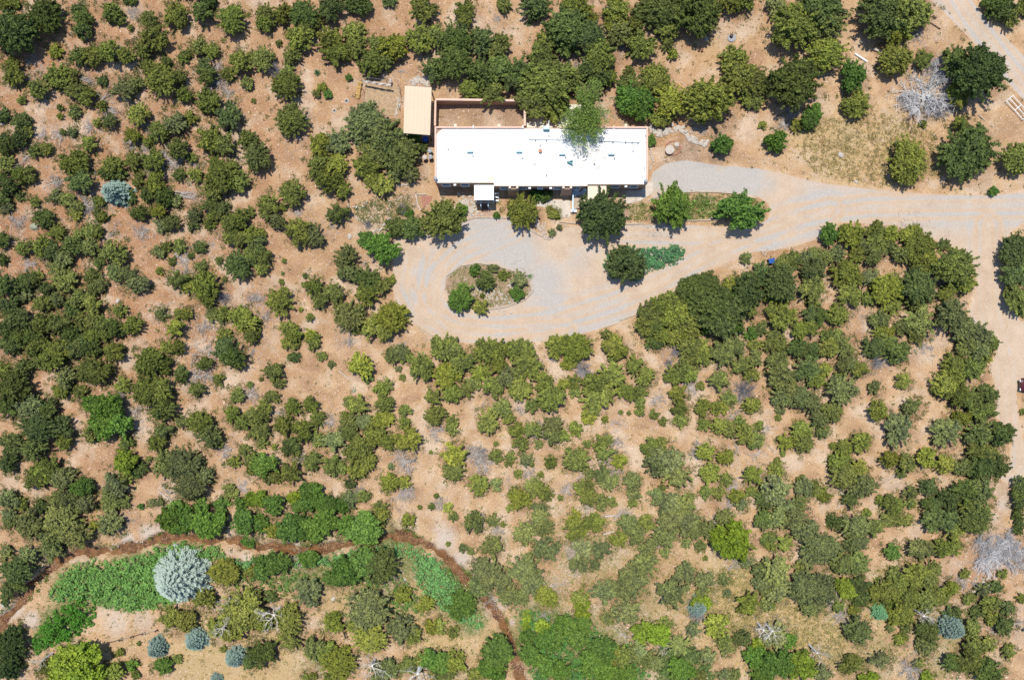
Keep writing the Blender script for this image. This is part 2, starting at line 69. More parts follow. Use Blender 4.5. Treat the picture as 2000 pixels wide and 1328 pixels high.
ANCH = [
(60,60,"in the photo's upper left corner"),(180,40,"along the top edge near the upper left corner"),(300,60,"on the top left hillside below the top edge"),(400,50,"near the top edge left of the yucca"),
(60,160,"at the left edge below the upper left corner"),(190,150,"by the grey fallen branches of the upper left hillside"),(310,150,"on the upper left hillside slope"),(430,130,"left of the yucca and seedlings"),
(520,60,"at the top edge above the yucca"),(590,60,"above the yucca"),(690,80,"above the fenced kitchen plot"),(760,90,"above the tan carport"),(560,165,"just left of the yucca"),(630,175,"beside the two stone rings"),
(50,250,"at the left edge above the greenish boulder"),(150,240,"above the round blue spruce on the left"),(260,240,"right above the round blue spruce"),(350,240,"midway between blue spruce and yucca"),(430,240,"left of the lone round juniper"),(540,260,"around the lone round juniper left of the carport"),
(650,300,"left of the big tree beside the carport"),(760,280,"against the tan carport's left side"),(850,60,"at the top edge above the house"),(910,130,"behind the walled courtyard"),(1080,70,"on the dark rise behind the patio"),(1060,180,"directly behind the patio"),(1160,120,"right of the patio grove"),
(1220,60,"at the top edge right of the patio grove"),(1330,60,"left of the round manhole cover"),(1270,180,"above the curved rock wall"),(1440,60,"around the round manhole cover"),(1440,150,"below the round manhole cover"),(1580,60,"at the top edge left of the white log"),(1550,180,"left of the white log"),(1540,260,"in the dry grass right of the round green bush"),
(1670,170,"below the white log"),(1760,60,"between white log and upper road"),(1790,130,"above the large dead grey tree"),(1890,150,"between the dead grey tree and upper road"),(1960,30,"beyond the upper right road"),(1870,280,"below the dead grey tree"),(1960,320,"at the right edge below the white pipe gate"),(1930,380,"at the driveway's upper edge on the right"),
(50,360,"at the left edge around the greenish boulder"),(150,370,"left of the round blue spruce"),(240,390,"below the round blue spruce"),(330,350,"right of the round blue spruce"),(420,340,"at the left of the bare slope left of the garden"),(100,470,"below the greenish boulder"),(190,490,"well below the round blue spruce"),(250,540,"above the small white boulder"),
(560,370,"in the middle of the bare slope left of the house"),(650,390,"left of the garden's stone borders"),(600,450,"below the garden's left end"),(480,450,"left of the drive loop and far slope"),(380,500,"on the slope below the twin grey brush"),(740,470,"left of the drive loop's upper end"),(820,440,"between garden and drive loop"),(720,560,"left of the drive loop"),
(620,590,"two crowns left of the drive loop"),(740,640,"at the drive loop's lower left bend"),(540,600,"beside the small seedlings left of the loop"),(430,590,"on the slope left of the seedlings"),(340,620,"in the gully on the left slope"),(200,590,"below the small white boulder"),(60,570,"at the left edge midway down"),(130,630,"in the dense left thicket"),(230,640,"at the right rim of the dense left thicket"),
(940,550,"inside the oval island bed"),(1030,560,"at the island bed's right end"),(1010,400,"beside the front porch"),(1160,410,"in front of the white railing"),(1310,410,"in the long bed beside the drive"),(1450,410,"at the long bed's right tip"),(1240,510,"in the middle of the drive"),(1330,630,"along the drive's lower edge"),(1400,580,"below the drive's narrow stretch"),
(1500,560,"below the blue barrel"),(1460,500,"near the blue barrel"),(1620,450,"at the left of the junction's tree row"),(1720,460,"in the middle of the junction's tree row"),(1800,470,"at the junction's corner"),(1880,530,"left of the side road's top"),(1980,520,"right of the side road's top"),(1540,640,"in the grove below the blue barrel"),(1640,580,"in the grove below the junction"),(1720,570,"deep in the grove below the junction"),(1800,610,"in the grove's right part"),(1870,640,"left of the side road above the red car"),
(60,720,"at the left edge above the clearing"),(170,720,"on the left below the dense thicket"),(60,830,"at the left edge beside the clearing"),(190,830,"above the yellow-green tree on the left"),(130,930,"above the creek on the far left"),(300,720,"on the bare slope of the left third"),(300,790,"above the large round crown on the left"),(390,820,"right of the large round crown on the left"),(350,910,"between the gully and the creek"),(450,700,"in the centre left above the grey brush"),(480,800,"around the grey brush of the centre left"),(560,690,"above the single yellow-green juniper"),(600,800,"left of the fallen white stick"),(700,720,"beside the fallen white stick"),(690,820,"below the fallen white stick"),(610,890,"above the creekside trees"),(540,930,"right above the creekside trees"),
(780,700,"below the drive loop's lower bend"),(870,700,"just below the drive loop"),(960,700,"below the drive loop's right half"),(770,860,"in the middle above the large grey brush pile"),(850,820,"left above the round grey brush"),(940,860,"around the round grey brush"),(880,920,"below the round grey brush"),(760,950,"above the creek's bend"),
(1040,710,"below the drive's lower timber"),(1110,690,"beside the lower drive timbers"),(1180,740,"right of the lower drive timbers"),(1260,720,"above the blue-grey bush"),(1060,790,"in the centre of the lower slope"),(1160,790,"above the flat white stone"),(1230,820,"right above the flat white stone"),(1050,880,"left of the flat white stone"),(1150,900,"around the flat white stone"),(1060,960,"in the scrub above the two fallen trunks"),(1170,960,"below the flat white stone"),(1320,740,"left of the blue-grey bush"),(1430,720,"around the blue-grey bush"),(1320,820,"below left of the blue-grey bush"),(1440,840,"below the blue-grey bush"),(1290,900,"at the large olive crown of the centre right"),(1390,930,"right of the large olive crown"),(1480,930,"right of the scrub centre"),(1330,980,"below the large olive crown"),
(1530,720,"in the grove's lower left"),(1600,720,"in the grove's lower middle"),(1630,790,"at the grove's bottom tip"),(1740,680,"in the grove above the dark grey bush"),(1560,860,"below the grove's left tip"),(1660,860,"left of the four lone shrubs"),(1760,780,"in the clearing left of the red car"),(1760,880,"in the lower part of the clearing"),(1860,740,"in the row left of the red car"),(1930,790,"beside the road below the red car"),(1850,850,"left of the road's lowest stretch"),(1930,890,"at the road's lowest stretch"),(1660,960,"below the four lone shrubs"),(1530,960,"above the diagonal tree mass"),(1880,980,"above the grey brush field"),(1990,960,"at the right edge above the grey brush field"),
(60,1020,"at the left edge above the creek"),(150,1050,"where the creek enters its shaded bank"),(30,1130,"at the creek's far left end"),(220,1020,"on the creek's upper bank at left"),(370,1010,"above the creek opposite the big blue spruce"),(470,990,"at the creekside tree row's left"),(570,990,"in the creekside tree row's middle"),(690,1020,"at the creekside tree row's right end"),
(30,1280,"in the photo's lower left corner"),(150,1300,"near the lower left corner by the rail fence"),(260,1300,"among the three small blue spruces"),(430,1120,"right of the big blue spruce"),(350,1210,"directly below the big blue spruce"),(470,1200,"around the bare white limbs"),(560,1190,"right of the bare white limbs"),(540,1100,"below the creek's straight stretch"),(700,1110,"inside the creek's bend"),(640,1220,"by the black sawhorse"),(720,1220,"right of the black sawhorse"),(790,1240,"in the dry grass below the willows"),(640,1300,"at the bottom edge below the sawhorse"),(850,1300,"at the bottom edge by the bare white branches"),(900,1190,"at the willow thicket's lower end"),(970,1280,"left of the creek's exit at the bottom"),(880,1010,"on the pink bank above the creek"),(960,1070,"on the slope right of the creek bend"),(960,1130,"on the creek's right bank"),
(1060,1040,"left of the two fallen trunks"),(1150,1070,"below the two fallen trunks"),(1240,1040,"right of the two fallen trunks"),(1330,1030,"at the top of the dry meadow"),(1420,1050,"around the bright green bush of the meadow"),(1040,1120,"on the flat right of the creek"),(1220,1150,"in the olive brush left of the meadow"),(1060,1200,"in the green flat right of the creek"),(1260,1240,"beside the lime green bush at the bottom"),(1320,1150,"at the meadow's left side"),(1390,1140,"in the middle of the dry meadow"),(1460,1180,"at the meadow's right side"),(1410,1230,"in the lower meadow"),(1340,1300,"at the bottom edge below the meadow"),(1480,1290,"at the bottom edge right of the meadow"),
(1520,1030,"at the diagonal tree mass's top"),(1600,1080,"in the diagonal tree mass's middle"),(1550,1150,"in the diagonal tree mass's lower part"),(1690,1030,"right of the diagonal tree mass"),(1740,1080,"in the gap left of the grey brush field"),(1830,1020,"left above the grey brush field"),(1800,1120,"left of the grey brush field"),(1700,1150,"below the gap by the lime bush"),(1780,1180,"below the red bare patch at lower right"),(1680,1230,"at the lower right left of the small teal spruce"),(1850,1180,"just above the teal spruce"),(1800,1260,"left of the teal spruce"),(1930,1180,"below the grey brush field"),(1910,1260,"right of the teal spruce"),(1660,1300,"at the bottom edge of the lower right"),(1560,1300,"at the bottom edge near the lime bush"),(1860,1310,"at the bottom edge below the teal spruce"),(1960,1310,"in the photo's lower right corner"),
]
TH = [([(80, 1172), (110, 1118), (150, 1100), (200, 1100), (250, 1090), (290, 1070), (330, 1060), (370, 1062), (420, 1066), (440, 1085), (428, 1098), (400, 1104), (380, 1140), (345, 1185), (300, 1195), (250, 1203), (190, 1195), (160, 1178), (110, 1184)], 1.3, (.125, .235, .07), "bright green willow thicket along the creek's lower left bank"),
      ([(95, 1195), (150, 1165), (178, 1190), (176, 1225), (150, 1250), (100, 1270), (60, 1290), (52, 1245)], 1.9, (.055, .15, .022), "darker green brush mass between the willows and the lower left corner"),
      ([(395, 1082), (440, 1090), (470, 1092), (505, 1085), (560, 1086), (640, 1079), (740, 1064), (800, 1064), (846, 1082), (868, 1102), (898, 1138), (930, 1190), (952, 1228), (930, 1234), (880, 1215), (850, 1185), (815, 1155), (800, 1128), (806, 1095), (750, 1088), (660, 1106), (560, 1108), (500, 1118), (440, 1110)], .9, (.12, .24, .09), "mint green willow thicket filling the creek bend"),
      ([(440, 1092), (520, 1112), (600, 1108), (680, 1108), (750, 1096), (800, 1130), (850, 1188), (820, 1215), (760, 1200), (700, 1150), (620, 1140), (560, 1170), (500, 1150), (430, 1150)], .5, (.10, .17, .05), "patchy green undergrowth between the bushes inside the creek bend"),
      ([(1002, 1192), (1040, 1188), (1080, 1196), (1120, 1200), (1160, 1216), (1180, 1246), (1225, 1258), (1262, 1280), (1282, 1340), (1040, 1340), (1022, 1270)], .7, (.065, .155, .045), "deep green undergrowth carpet right of the creek's exit"),
      ([(1270, 1275), (1285, 1255), (1310, 1250), (1360, 1262), (1385, 1285), (1395, 1305), (1420, 1340), (1285, 1340)], .6, (.085, .13, .045), "dull green undergrowth along the bottom edge below the meadow"),
      ([(1655, 1145), (1720, 1130), (1830, 1150), (1880, 1150), (1862, 1180), (1790, 1205), (1740, 1222), (1690, 1190)], .8, (.09, .13, .03), "olive undergrowth mass left of the teal spruce at lower right"),
      ([(1345, 385), (1400, 384), (1408, 405), (1395, 424), (1350, 428), (1335, 405)], .35, (.12, .2, .05), "light green weeds between the two trees of the long bed"),
      ([(1090, 245), (1130, 215), (1170, 235), (1178, 260), (1165, 300), (1150, 310), (1120, 285), (1100, 280)], .1, (.1, .2, .04), None)]

# ------------------------------------------------------------------ terrain
CREEK = [(-60, 1265), (0, 1222), (28, 1195), (50, 1160), (80, 1122), (110, 1097), (150, 1082), (190, 1078), (225, 1079), (265, 1068), (300, 1057), (340, 1051),
         (400, 1052), (480, 1062), (560, 1071), (640, 1068), (700, 1056), (750, 1050), (800, 1050), (838, 1064),
         (868, 1090), (890, 1115), (925, 1148), (960, 1180), (985, 1215), (1000, 1260), (1012, 1300), (1030, 1370)]
CW = np.array([P(*c, -0.5) for c in CREEK])
GUL = np.array([P(*c) for c in [(765, 985), (772, 1005), (770, 1025), (785, 1040), (800, 1052)]])
GUL2 = np.array([P(*c) for c in [(300, 520), (360, 590), (400, 680), (415, 780), (430, 870), (425, 960), (330, 1020)]])
GUL3 = np.array([P(*c) for c in [(1740, 960), (1700, 1060), (1640, 1120), (1500, 1220), (1400, 1300)]])
def pdist(X, Y, L):
    X = np.asarray(X, float); Y = np.asarray(Y, float); D = np.full(X.shape, 1e9)
    for a, b in zip(L[:-1], L[1:]):
        dx, dy = b - a; t = np.clip(((X - a[0]) * dx + (Y - a[1]) * dy) / (dx * dx + dy * dy), 0, 1)
        D = np.minimum(D, (X - a[0] - t * dx) ** 2 + (Y - a[1] - t * dy) ** 2)
    return np.sqrt(D)
def sst(a, b, x):
    t = np.clip((x - a) / (b - a), 0, 1); return t * t * (3 - 2 * t)
def base_h(X, Y):
    h = 0.55 * np.sin(.11 * X + 1.3) * np.cos(.13 * Y + .5) + 0.35 * np.sin(.27 * X + .19 * Y + 2) + 0.16 * np.sin(.55 * X - .47 * Y) * np.sin(.31 * Y + X * .2) \
        + 0.06 * np.sin(1.3 * X + .9 * Y) * np.sin(1.1 * Y - .5 * X)
    f1 = 1 - sst(0.75, 1.25, np.sqrt(((X - 6) / 26) ** 2 + ((Y - 17) / 19) ** 2))
    f2 = (1 - sst(0.8, 1.3, np.abs(Y - 18) / 7)) * sst(10, 20, X)
    f3 = 1 - sst(5, 9, pdist(X, Y, np.array([P(1940, 470), P(1950, 720), P(2000, 880)])))
    f = np.maximum(np.maximum(f1, f2), f3)
    f = np.maximum(f, sst(80, 100, np.abs(X))); f = np.maximum(f, sst(54, 70, np.abs(Y)))
    return h * (1 - f)
def hz(X, Y):
    X = np.asarray(X, float); Y = np.asarray(Y, float)
    h = base_h(X, Y)
    dc = pdist(X, Y, CW)
    wob = 0.28 * np.sin(1.1 * X + 0.6 * Y) + 0.17 * np.sin(3.1 * Y - 2.2 * X) + .1 * np.sin(5.3 * X + 4.1 * Y)
    h = h - 0.95 * (1 - sst(0.42, .95, dc + wob * .9))
    h = h - 0.7 * (1 - sst(0.2, 0.9, pdist(X, Y, GUL) + wob)) - 0.35 * (1 - sst(0.3, 2.6, pdist(X, Y, GUL2) + wob)) - 0.3 * (1 - sst(0.3, 3, pdist(X, Y, GUL3) + wob))
    return h
def ground_at(px, py):
    z = 0.0
    for _ in range(3):
        x, y = P(px, py, z); z = float(hz(x, y))
    return x, y, z

# ------------------------------------------------------------------ helpers
def tag(o, label=None, cat=None, group=None, kind=None):
    if label: o["label"] = label
    if cat: o["category"] = cat
    if group: o["group"] = group
    if kind: o["kind"] = kind
    return o
def empty(name, x, y, z=0, rz=0, label=None, cat=None, group=None):
    o = bpy.data.objects.new(name, None); COL.objects.link(o); o.empty_display_size = 0.3
    o.location = (x, y, z); o.rotation_euler = (0, 0, rz); return tag(o, label, cat, group)
def mesh_from(name, V, Fc, mats, mi=None, attr=None, smooth=False):
    m = bpy.data.meshes.new(name); m.from_pydata([tuple(v) for v in V], [], Fc); 
    for a in (mats if isinstance(mats, (list, tuple)) else [mats]): m.materials.append(a)
    if mi is not None: m.polygons.foreach_set("material_index", mi)
    if smooth: m.polygons.foreach_set("use_smooth", [True] * len(Fc))
    if attr is not None:
        for k, v in attr.items():
            a = m.attributes.new(k, 'FLOAT', 'FACE'); a.data.foreach_set("value", np.asarray(v, 'f'))
    m.update(); return m
def link(name, m, parent=None, loc=(0, 0, 0), rz=0):
    o = bpy.data.objects.new(name, m); COL.objects.link(o); o.location = loc; o.rotation_euler = (0, 0, rz)
    if parent: o.parent = parent
    return o
class MB:
    def __init__(s): s.v = []; s.f = []
    def prism(s, pts, z0, z1):
        n = len(pts); b = len(s.v)
        a = sum(pts[i][0] * pts[(i + 1) % n][1] - pts[(i + 1) % n][0] * pts[i][1] for i in range(n))
        if a < 0: pts = pts[::-1]
        f0 = z0 if callable(z0) else (lambda x, y: z0); f1 = z1 if callable(z1) else (lambda x, y: z1)
        s.v += [(x, y, f0(x, y)) for x, y in pts] + [(x, y, f1(x, y)) for x, y in pts]
        s.f.append(tuple(b + i for i in range(n))[::-1]); s.f.append(tuple(b + n + i for i in range(n)))
        for i in range(n): j = (i + 1) % n; s.f.append((b + i, b + j, b + n + j, b + n + i))
        return s
    def box(s, x0, x1, y0, y1, z0, z1): return s.prism([(x0, y0), (x1, y0), (x1, y1), (x0, y1)], z0, z1)
    def obox(s, c, hx, hy, hzz, rot=None):
        b = len(s.v); R = rot if rot is not None else Matrix.Identity(3)
        for dz in (-1, 1):
            for dx, dy in ((-1, -1), (1, -1), (1, 1), (-1, 1)):
                p = R @ Vector((dx * hx, dy * hy, dz * hzz)); s.v.append((c[0] + p.x, c[1] + p.y, c[2] + p.z))
        s.f += [(b + 3, b + 2, b + 1, b), (b + 4, b + 5, b + 6, b + 7)] + [(b + i, b + (i + 1) % 4, b + 4 + (i + 1) % 4, b + 4 + i) for i in range(4)]
        return s
    def tube(s, pts, rads, n=6, cap=True):
        b = len(s.v); pts = [Vector(p) for p in pts]
        if not hasattr(rads, '__len__'): rads = [rads] * len(pts)
        up = Vector((0.31, 0.17, 0.93))
        for i, p in enumerate(pts):
            d = (pts[min(i + 1, len(pts) - 1)] - pts[max(i - 1, 0)]); d = d.normalized() if d.length > 1e-6 else Vector((0, 0, 1))
            u = d.cross(up); u = u.normalized() if u.length > 1e-3 else Vector((1, 0, 0)); w = d.cross(u)
            for k in range(n):
                a = 2 * math.pi * k / n; q = p + (u * math.cos(a) + w * math.sin(a)) * rads[i]; s.v.append(tuple(q))
        for i in range(len(pts) - 1):
            for k in range(n):
                k2 = (k + 1) % n; s.f.append((b + i * n + k, b + i * n + k2, b + (i + 1) * n + k2, b + (i + 1) * n + k))
        if cap:
            s.f.append(tuple(b + k for k in range(n))); s.f.append(tuple(b + (len(pts) - 1) * n + k for k in range(n))[::-1])
        return s
    def lathe(s, cx, cy, prof, n=20):
        b = len(s.v)
        for r, z in prof:
            for k in range(n): a = 2 * math.pi * k / n; s.v.append((cx + r * math.cos(a), cy + r * math.sin(a), z))
        for i in range(len(prof) - 1):
            for k in range(n): k2 = (k + 1) % n; s.f.append((b + i * n + k, b + i * n + k2, b + (i + 1) * n + k2, b + (i + 1) * n + k))
        s.f.append(tuple(b + k for k in range(n))[::-1]); s.f.append(tuple(b + (len(prof) - 1) * n + k for k in range(n)))
        return s
    def rock(s, c, r, rnd, sq=0.6):
        b = len(s.v); j = [(0, 0, 1)] + [(math.cos(a), math.sin(a), .35) for a in [k * 1.2566 for k in range(5)]] + [(math.cos(a), math.sin(a), -.4) for a in [k * 1.2566 + .6 for k in range(5)]]
        th = rnd.uniform(0, 6.28); sx = rnd.uniform(.7, 1.3); ct, st = math.cos(th), math.sin(th)
        for x, y, z in j:
            k = r * rnd.uniform(.8, 1.15); X, Y = x * k * sx, y * k / sx
            s.v.append((c[0] + X * ct - Y * st, c[1] + X * st + Y * ct, c[2] + z * k * sq))
        for k in range(5):
            k2 = (k + 1) % 5; s.f += [(b, b + 1 + k, b + 1 + k2), (b + 1 + k, b + 6 + k, b + 1 + k2), (b + 6 + k, b + 6 + k2, b + 1 + k2)]
        return s
    def build(s, name, mat, parent=None, loc=(0, 0, 0), rz=0, bev=0):
        o = link(name, mesh_from(name, s.v, s.f, mat), parent, loc, rz)
        if bev:
            b = o.modifiers.new("bevel", 'BEVEL'); b.width = bev; b.segments = 2; b.limit_method = 'ANGLE'
        return o

# ------------------------------------------------------------------ materials
def node(t, ty, **kw):
    n = t.nodes.new(ty)
    for k, v in kw.items():
        if k.startswith('i_'): n.inputs[k[2:].replace('_', ' ')].default_value = v
        else: setattr(n, k, v)
    return n
def newmat(name, rough=0.8, spec=0.2):
    m = bpy.data.materials.new(name); m.use_nodes = True; t = m.node_tree; p = t.nodes["Principled BSDF"]
    p.inputs["Roughness"].default_value = rough; p.inputs["Specular IOR Level"].default_value = spec
    return m, t, p
def mixc(t, f, a, b, mode='MIX'):
    n = t.nodes.new("ShaderNodeMix"); n.data_type = 'RGBA'; n.blend_type = mode
    for s, v in ((0, f), (6, a), (7, b)):
        if hasattr(v, 'links') or isinstance(v, bpy.types.NodeSocket): t.links.new(v, n.inputs[s])
        else: n.inputs[s].default_value = v if s == 0 else (*v[:3], 1)
    return n.outputs[2]
def ramp(t, src, p0, p1, v0=0.0, v1=1.0):
    n = t.nodes.new("ShaderNodeMapRange"); n.inputs[1].default_value = p0; n.inputs[2].default_value = p1
    n.inputs[3].default_value = v0; n.inputs[4].default_value = v1; t.links.new(src, n.inputs[0]); return n.outputs[0]
def math_(t, op, a, b=None):
    n = t.nodes.new("ShaderNodeMath"); n.operation = op; n.use_clamp = op == 'MULTIPLY'
    for i, v in enumerate((a, b)):
        if v is None: continue
        if isinstance(v, bpy.types.NodeSocket): t.links.new(v, n.inputs[i])
        else: n.inputs[i].default_value = v
    return n.outputs[0]
def nz(t, vec, scale, detail=4, rough=.6, out=0):
    n = node(t, "ShaderNodeTexNoise"); n.inputs["Scale"].default_value = scale; n.inputs["Detail"].default_value = detail; n.inputs["Roughness"].default_value = rough
    t.links.new(vec, n.inputs["Vector"]); return n.outputs[out]
def simple(name, col, rough=.8, var=.15, scale=3, spec=.2, bump=0.0, metal=0):
    m, t, p = newmat(name, rough, spec); g = node(t, "ShaderNodeNewGeometry").outputs["Position"]
    n = nz(t, g, scale, 6); n2 = nz(t, g, scale * 9, 3)
    c = mixc(t, ramp(t, n, .3, .7), [k * (1 - var) for k in col], [min(1, k * (1 + var)) for k in col])
    c = mixc(t, ramp(t, n2, .35, .65, 0, var), c, [k * .6 for k in col])
    t.links.new(c, p.inputs["Base Color"]); p.inputs["Metallic"].default_value = metal
    if bump:
        b = node(t, "ShaderNodeBump"); b.inputs["Strength"].default_value = 1; b.inputs["Distance"].default_value = bump
        t.links.new(n2, b.inputs["Height"]); t.links.new(b.outputs[0], p.inputs["Normal"])
    return m

# shared soil group: colour + height from world position and painted zone attributes
def soil_nodes(t):
    g = node(t, "ShaderNodeNewGeometry").outputs["Position"]
    big = nz(t, g, .06, 4); mid = nz(t, g, .45, 6, .65); fine = nz(t, g, 3.0, 6, .7); vf = nz(t, g, 14, 4, .7)
    at = node(t, "ShaderNodeAttribute", attribute_name="zone"); sep = node(t, "ShaderNodeSeparateColor"); t.links.new(at.outputs["Color"], sep.inputs[0])
    at2 = node(t, "ShaderNodeAttribute", attribute_name="zone2"); sep2 = node(t, "ShaderNodeSeparateColor"); t.links.new(at2.outputs["Color"], sep2.inputs[0])
    red, dry, grn = sep.outputs; pale, brown, lit = sep2.outputs
    tan = mixc(t, ramp(t, mid, .35, .68), (.45, .28, .145), (.59, .40, .23))
    rd = mixc(t, ramp(t, mid, .35, .68), (.31, .150, .070), (.42, .225, .112))
    c = mixc(t, math_(t, 'MULTIPLY', red, ramp(t, big, .25, .6, .7, 1.1)), tan, rd)
    scr = nz(t, g, .22, 5, .6); c = mixc(t, ramp(t, scr, .50, .62, 0, .8), c, mixc(t, ramp(t, mid, .35, .65), (.48, .355, .245), (.64, .50, .365)))
    c = mixc(t, ramp(t, scr, .47, .36, 0, .7), c, mixc(t, ramp(t, mid, .35, .65), (.32, .18, .10), (.43, .262, .155)))
    # dry grass litter
    def thr(a, k=.5): return ramp(t, math_(t, 'ADD', a, math_(t, 'MULTIPLY', math_(t, 'SUBTRACT', fine, .5), 2.0)), .35, .65)
    f1 = ramp(t, math_(t, 'ADD', dry, math_(t, 'SUBTRACT', fine, .5)), .3, .75)
    c = mixc(t, math_(t, 'MULTIPLY', f1, .85), c, mixc(t, ramp(t, vf, .35, .65), (.36, .25, .105), (.58, .44, .22)))
    f2 = ramp(t, math_(t, 'ADD', grn, math_(t, 'SUBTRACT', fine, .5)), .3, .7)
    c = mixc(t, math_(t, 'MULTIPLY', f2, .9), c, mixc(t, ramp(t, vf, .35, .65), (.07, .11, .025), (.16, .22, .06)))
    f3 = ramp(t, math_(t, 'ADD', brown, math_(t, 'SUBTRACT', fine, .5)), .3, .7)
    c = mixc(t, math_(t, 'MULTIPLY', f3, .9), c, mixc(t, ramp(t, mid, .35, .65), (.27, .175, .11), (.36, .25, .165)))
    f4 = ramp(t, math_(t, 'ADD', pale, math_(t, 'SUBTRACT', fine, .5)), .3, .8)
    c = mixc(t, f4, c, mixc(t, ramp(t, vf, .35, .65), (.46, .37, .29), (.64, .54, .45)))
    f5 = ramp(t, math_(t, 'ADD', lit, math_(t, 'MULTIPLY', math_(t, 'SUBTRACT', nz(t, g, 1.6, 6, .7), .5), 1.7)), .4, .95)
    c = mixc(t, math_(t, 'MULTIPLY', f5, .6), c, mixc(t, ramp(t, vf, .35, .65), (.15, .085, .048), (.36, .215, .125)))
    # pebbles of two sizes
    hgt = None
    for sc, thr_, amt in ((3.2, .24, .9), (6.0, .32, .95)):
        v = node(t, "ShaderNodeTexVoronoi"); v.inputs["Scale"].default_value = sc; v.inputs["Randomness"].default_value = 1; t.links.new(g, v.inputs["Vector"])
        sc_ = node(t, "ShaderNodeSeparateColor"); t.links.new(v.outputs["Color"], sc_.inputs[0])
        msk = ramp(t, v.outputs["Distance"], thr_ * .9, thr_ * .55)
        pick = ramp(t, math_(t, 'ADD', sc_.outputs[0], math_(t, 'MULTIPLY', math_(t, 'SUBTRACT', mid, .5), 1.5)), .5, .6)
        msk = math_(t, 'MULTIPLY', msk, pick)
        msk = math_(t, 'MULTIPLY', msk, amt)
        pc = mixc(t, sc_.outputs[1], (.36, .22, .14), (.84, .69, .55))
        c = mixc(t, msk, c, pc)
    # dark litter flecks
    v = node(t, "ShaderNodeTexVoronoi"); v.inputs["Scale"].default_value = 5.5; t.links.new(g, v.inputs["Vector"])
    sc_ = node(t, "ShaderNodeSeparateColor"); t.links.new(v.outputs["Color"], sc_.inputs[0])
    dk = math_(t, 'MULTIPLY', ramp(t, v.outputs["Distance"], .28, .12), ramp(t, sc_.outputs[2], .68, .76))
    c = mixc(t, math_(t, 'MULTIPLY', dk, .75), c, (.09, .065, .04))
    med = nz(t, g, 6.5, 3, .65)
    c = mixc(t, ramp(t, med, .52, .70, 0, .55), c, (.17, .105, .065))
    c = mixc(t, ramp(t, med, .46, .30, 0, .45), c, (.62, .44, .29))
    c = mixc(t, ramp(t, vf, .55, .72, 0, .25), c, (.16, .1, .06))
    b = node(t, "ShaderNodeBump"); b.inputs["Distance"].default_value = .16; b.inputs["Strength"].default_value = .9
    t.links.new(math_(t, 'ADD', fine, math_(t, 'MULTIPLY', vf, .4)), b.inputs["Height"])
    return g, c, b, mid, fine, vf, big
M = {}
m, t, p = newmat("stony_soil", .95, .1); g, c, b, *_ = soil_nodes(t); t.links.new(c, p.inputs["Base Color"]); t.links.new(b.outputs[0], p.inputs["Normal"]); M['soil'] = m
m, t, p = newmat("gravel_drive", .95, .1); g, c, b, mid, fine, vf, big = soil_nodes(t)
at = node(t, "ShaderNodeAttribute", attribute_name="drive"); sp = node(t, "ShaderNodeSeparateColor"); t.links.new(at.outputs["Color"], sp.inputs[0])
edge, gray, tan_ = sp.outputs
sand = mixc(t, ramp(t, mid, .35, .65), (.465, .34, .235), (.57, .435, .31))
sand = mixc(t, math_(t, 'MULTIPLY', tan_, .6), sand, (.50, .35, .225))
gr = mixc(t, ramp(t, vf, .35, .65), (.30, .29, .272), (.52, .50, .468))
gm = ramp(t, math_(t, 'ADD', gray, math_(t, 'MULTIPLY', math_(t, 'SUBTRACT', mid, .5), 1.4)), .25, .75)
dc = mixc(t, math_(t, 'MULTIPLY', gm, .85), sand, gr)
dc = mixc(t, ramp(t, vf, .5, .75, 0, .35), dc, (.3, .22, .16))
vv = node(t, "ShaderNodeTexVoronoi"); vv.inputs["Scale"].default_value = 12; t.links.new(g, vv.inputs["Vector"])
vs = node(t, "ShaderNodeSeparateColor"); t.links.new(vv.outputs["Color"], vs.inputs[0])
dc = mixc(t, math_(t, 'MULTIPLY', ramp(t, vs.outputs[0], .2, .9, 0, .3), 1.0), dc, mixc(t, vs.outputs[1], (.25, .2, .16), (.75, .68, .6)))
em = ramp(t, math_(t, 'ADD', edge, math_(t, 'MULTIPLY', math_(t, 'SUBTRACT', fine, .5), 1.0)), .3, .6)
t.links.new(mixc(t, em, c, dc), p.inputs["Base Color"])
b2 = node(t, "ShaderNodeBump"); b2.inputs["Distance"].default_value = .05; t.links.new(vf, b2.inputs["Height"]); t.links.new(b2.outputs[0], p.inputs["Normal"]); M['drive'] = m

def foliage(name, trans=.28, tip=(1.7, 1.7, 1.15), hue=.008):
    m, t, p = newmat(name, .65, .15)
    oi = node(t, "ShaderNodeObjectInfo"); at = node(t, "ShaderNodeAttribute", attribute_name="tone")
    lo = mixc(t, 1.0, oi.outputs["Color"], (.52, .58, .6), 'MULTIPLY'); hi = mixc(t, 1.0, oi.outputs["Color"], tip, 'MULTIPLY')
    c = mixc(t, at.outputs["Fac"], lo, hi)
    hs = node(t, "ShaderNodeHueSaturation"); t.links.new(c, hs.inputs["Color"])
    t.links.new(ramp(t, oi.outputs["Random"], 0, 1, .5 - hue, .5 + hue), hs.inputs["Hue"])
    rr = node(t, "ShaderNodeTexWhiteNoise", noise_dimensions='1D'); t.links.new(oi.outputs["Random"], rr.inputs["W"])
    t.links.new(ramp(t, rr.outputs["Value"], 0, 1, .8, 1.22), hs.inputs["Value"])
    t.links.new(hs.outputs[0], p.inputs["Base Color"])
    tr = node(t, "ShaderNodeBsdfTranslucent"); t.links.new(hs.outputs[0], tr.inputs[0])
    mx = node(t, "ShaderNodeMixShader"); mx.inputs[0].default_value = trans
    t.links.new(p.outputs[0], mx.inputs[1]); t.links.new(tr.outputs[0], mx.inputs[2]); t.links.new(mx.outputs[0], t.nodes["Material Output"].inputs[0])
    return m
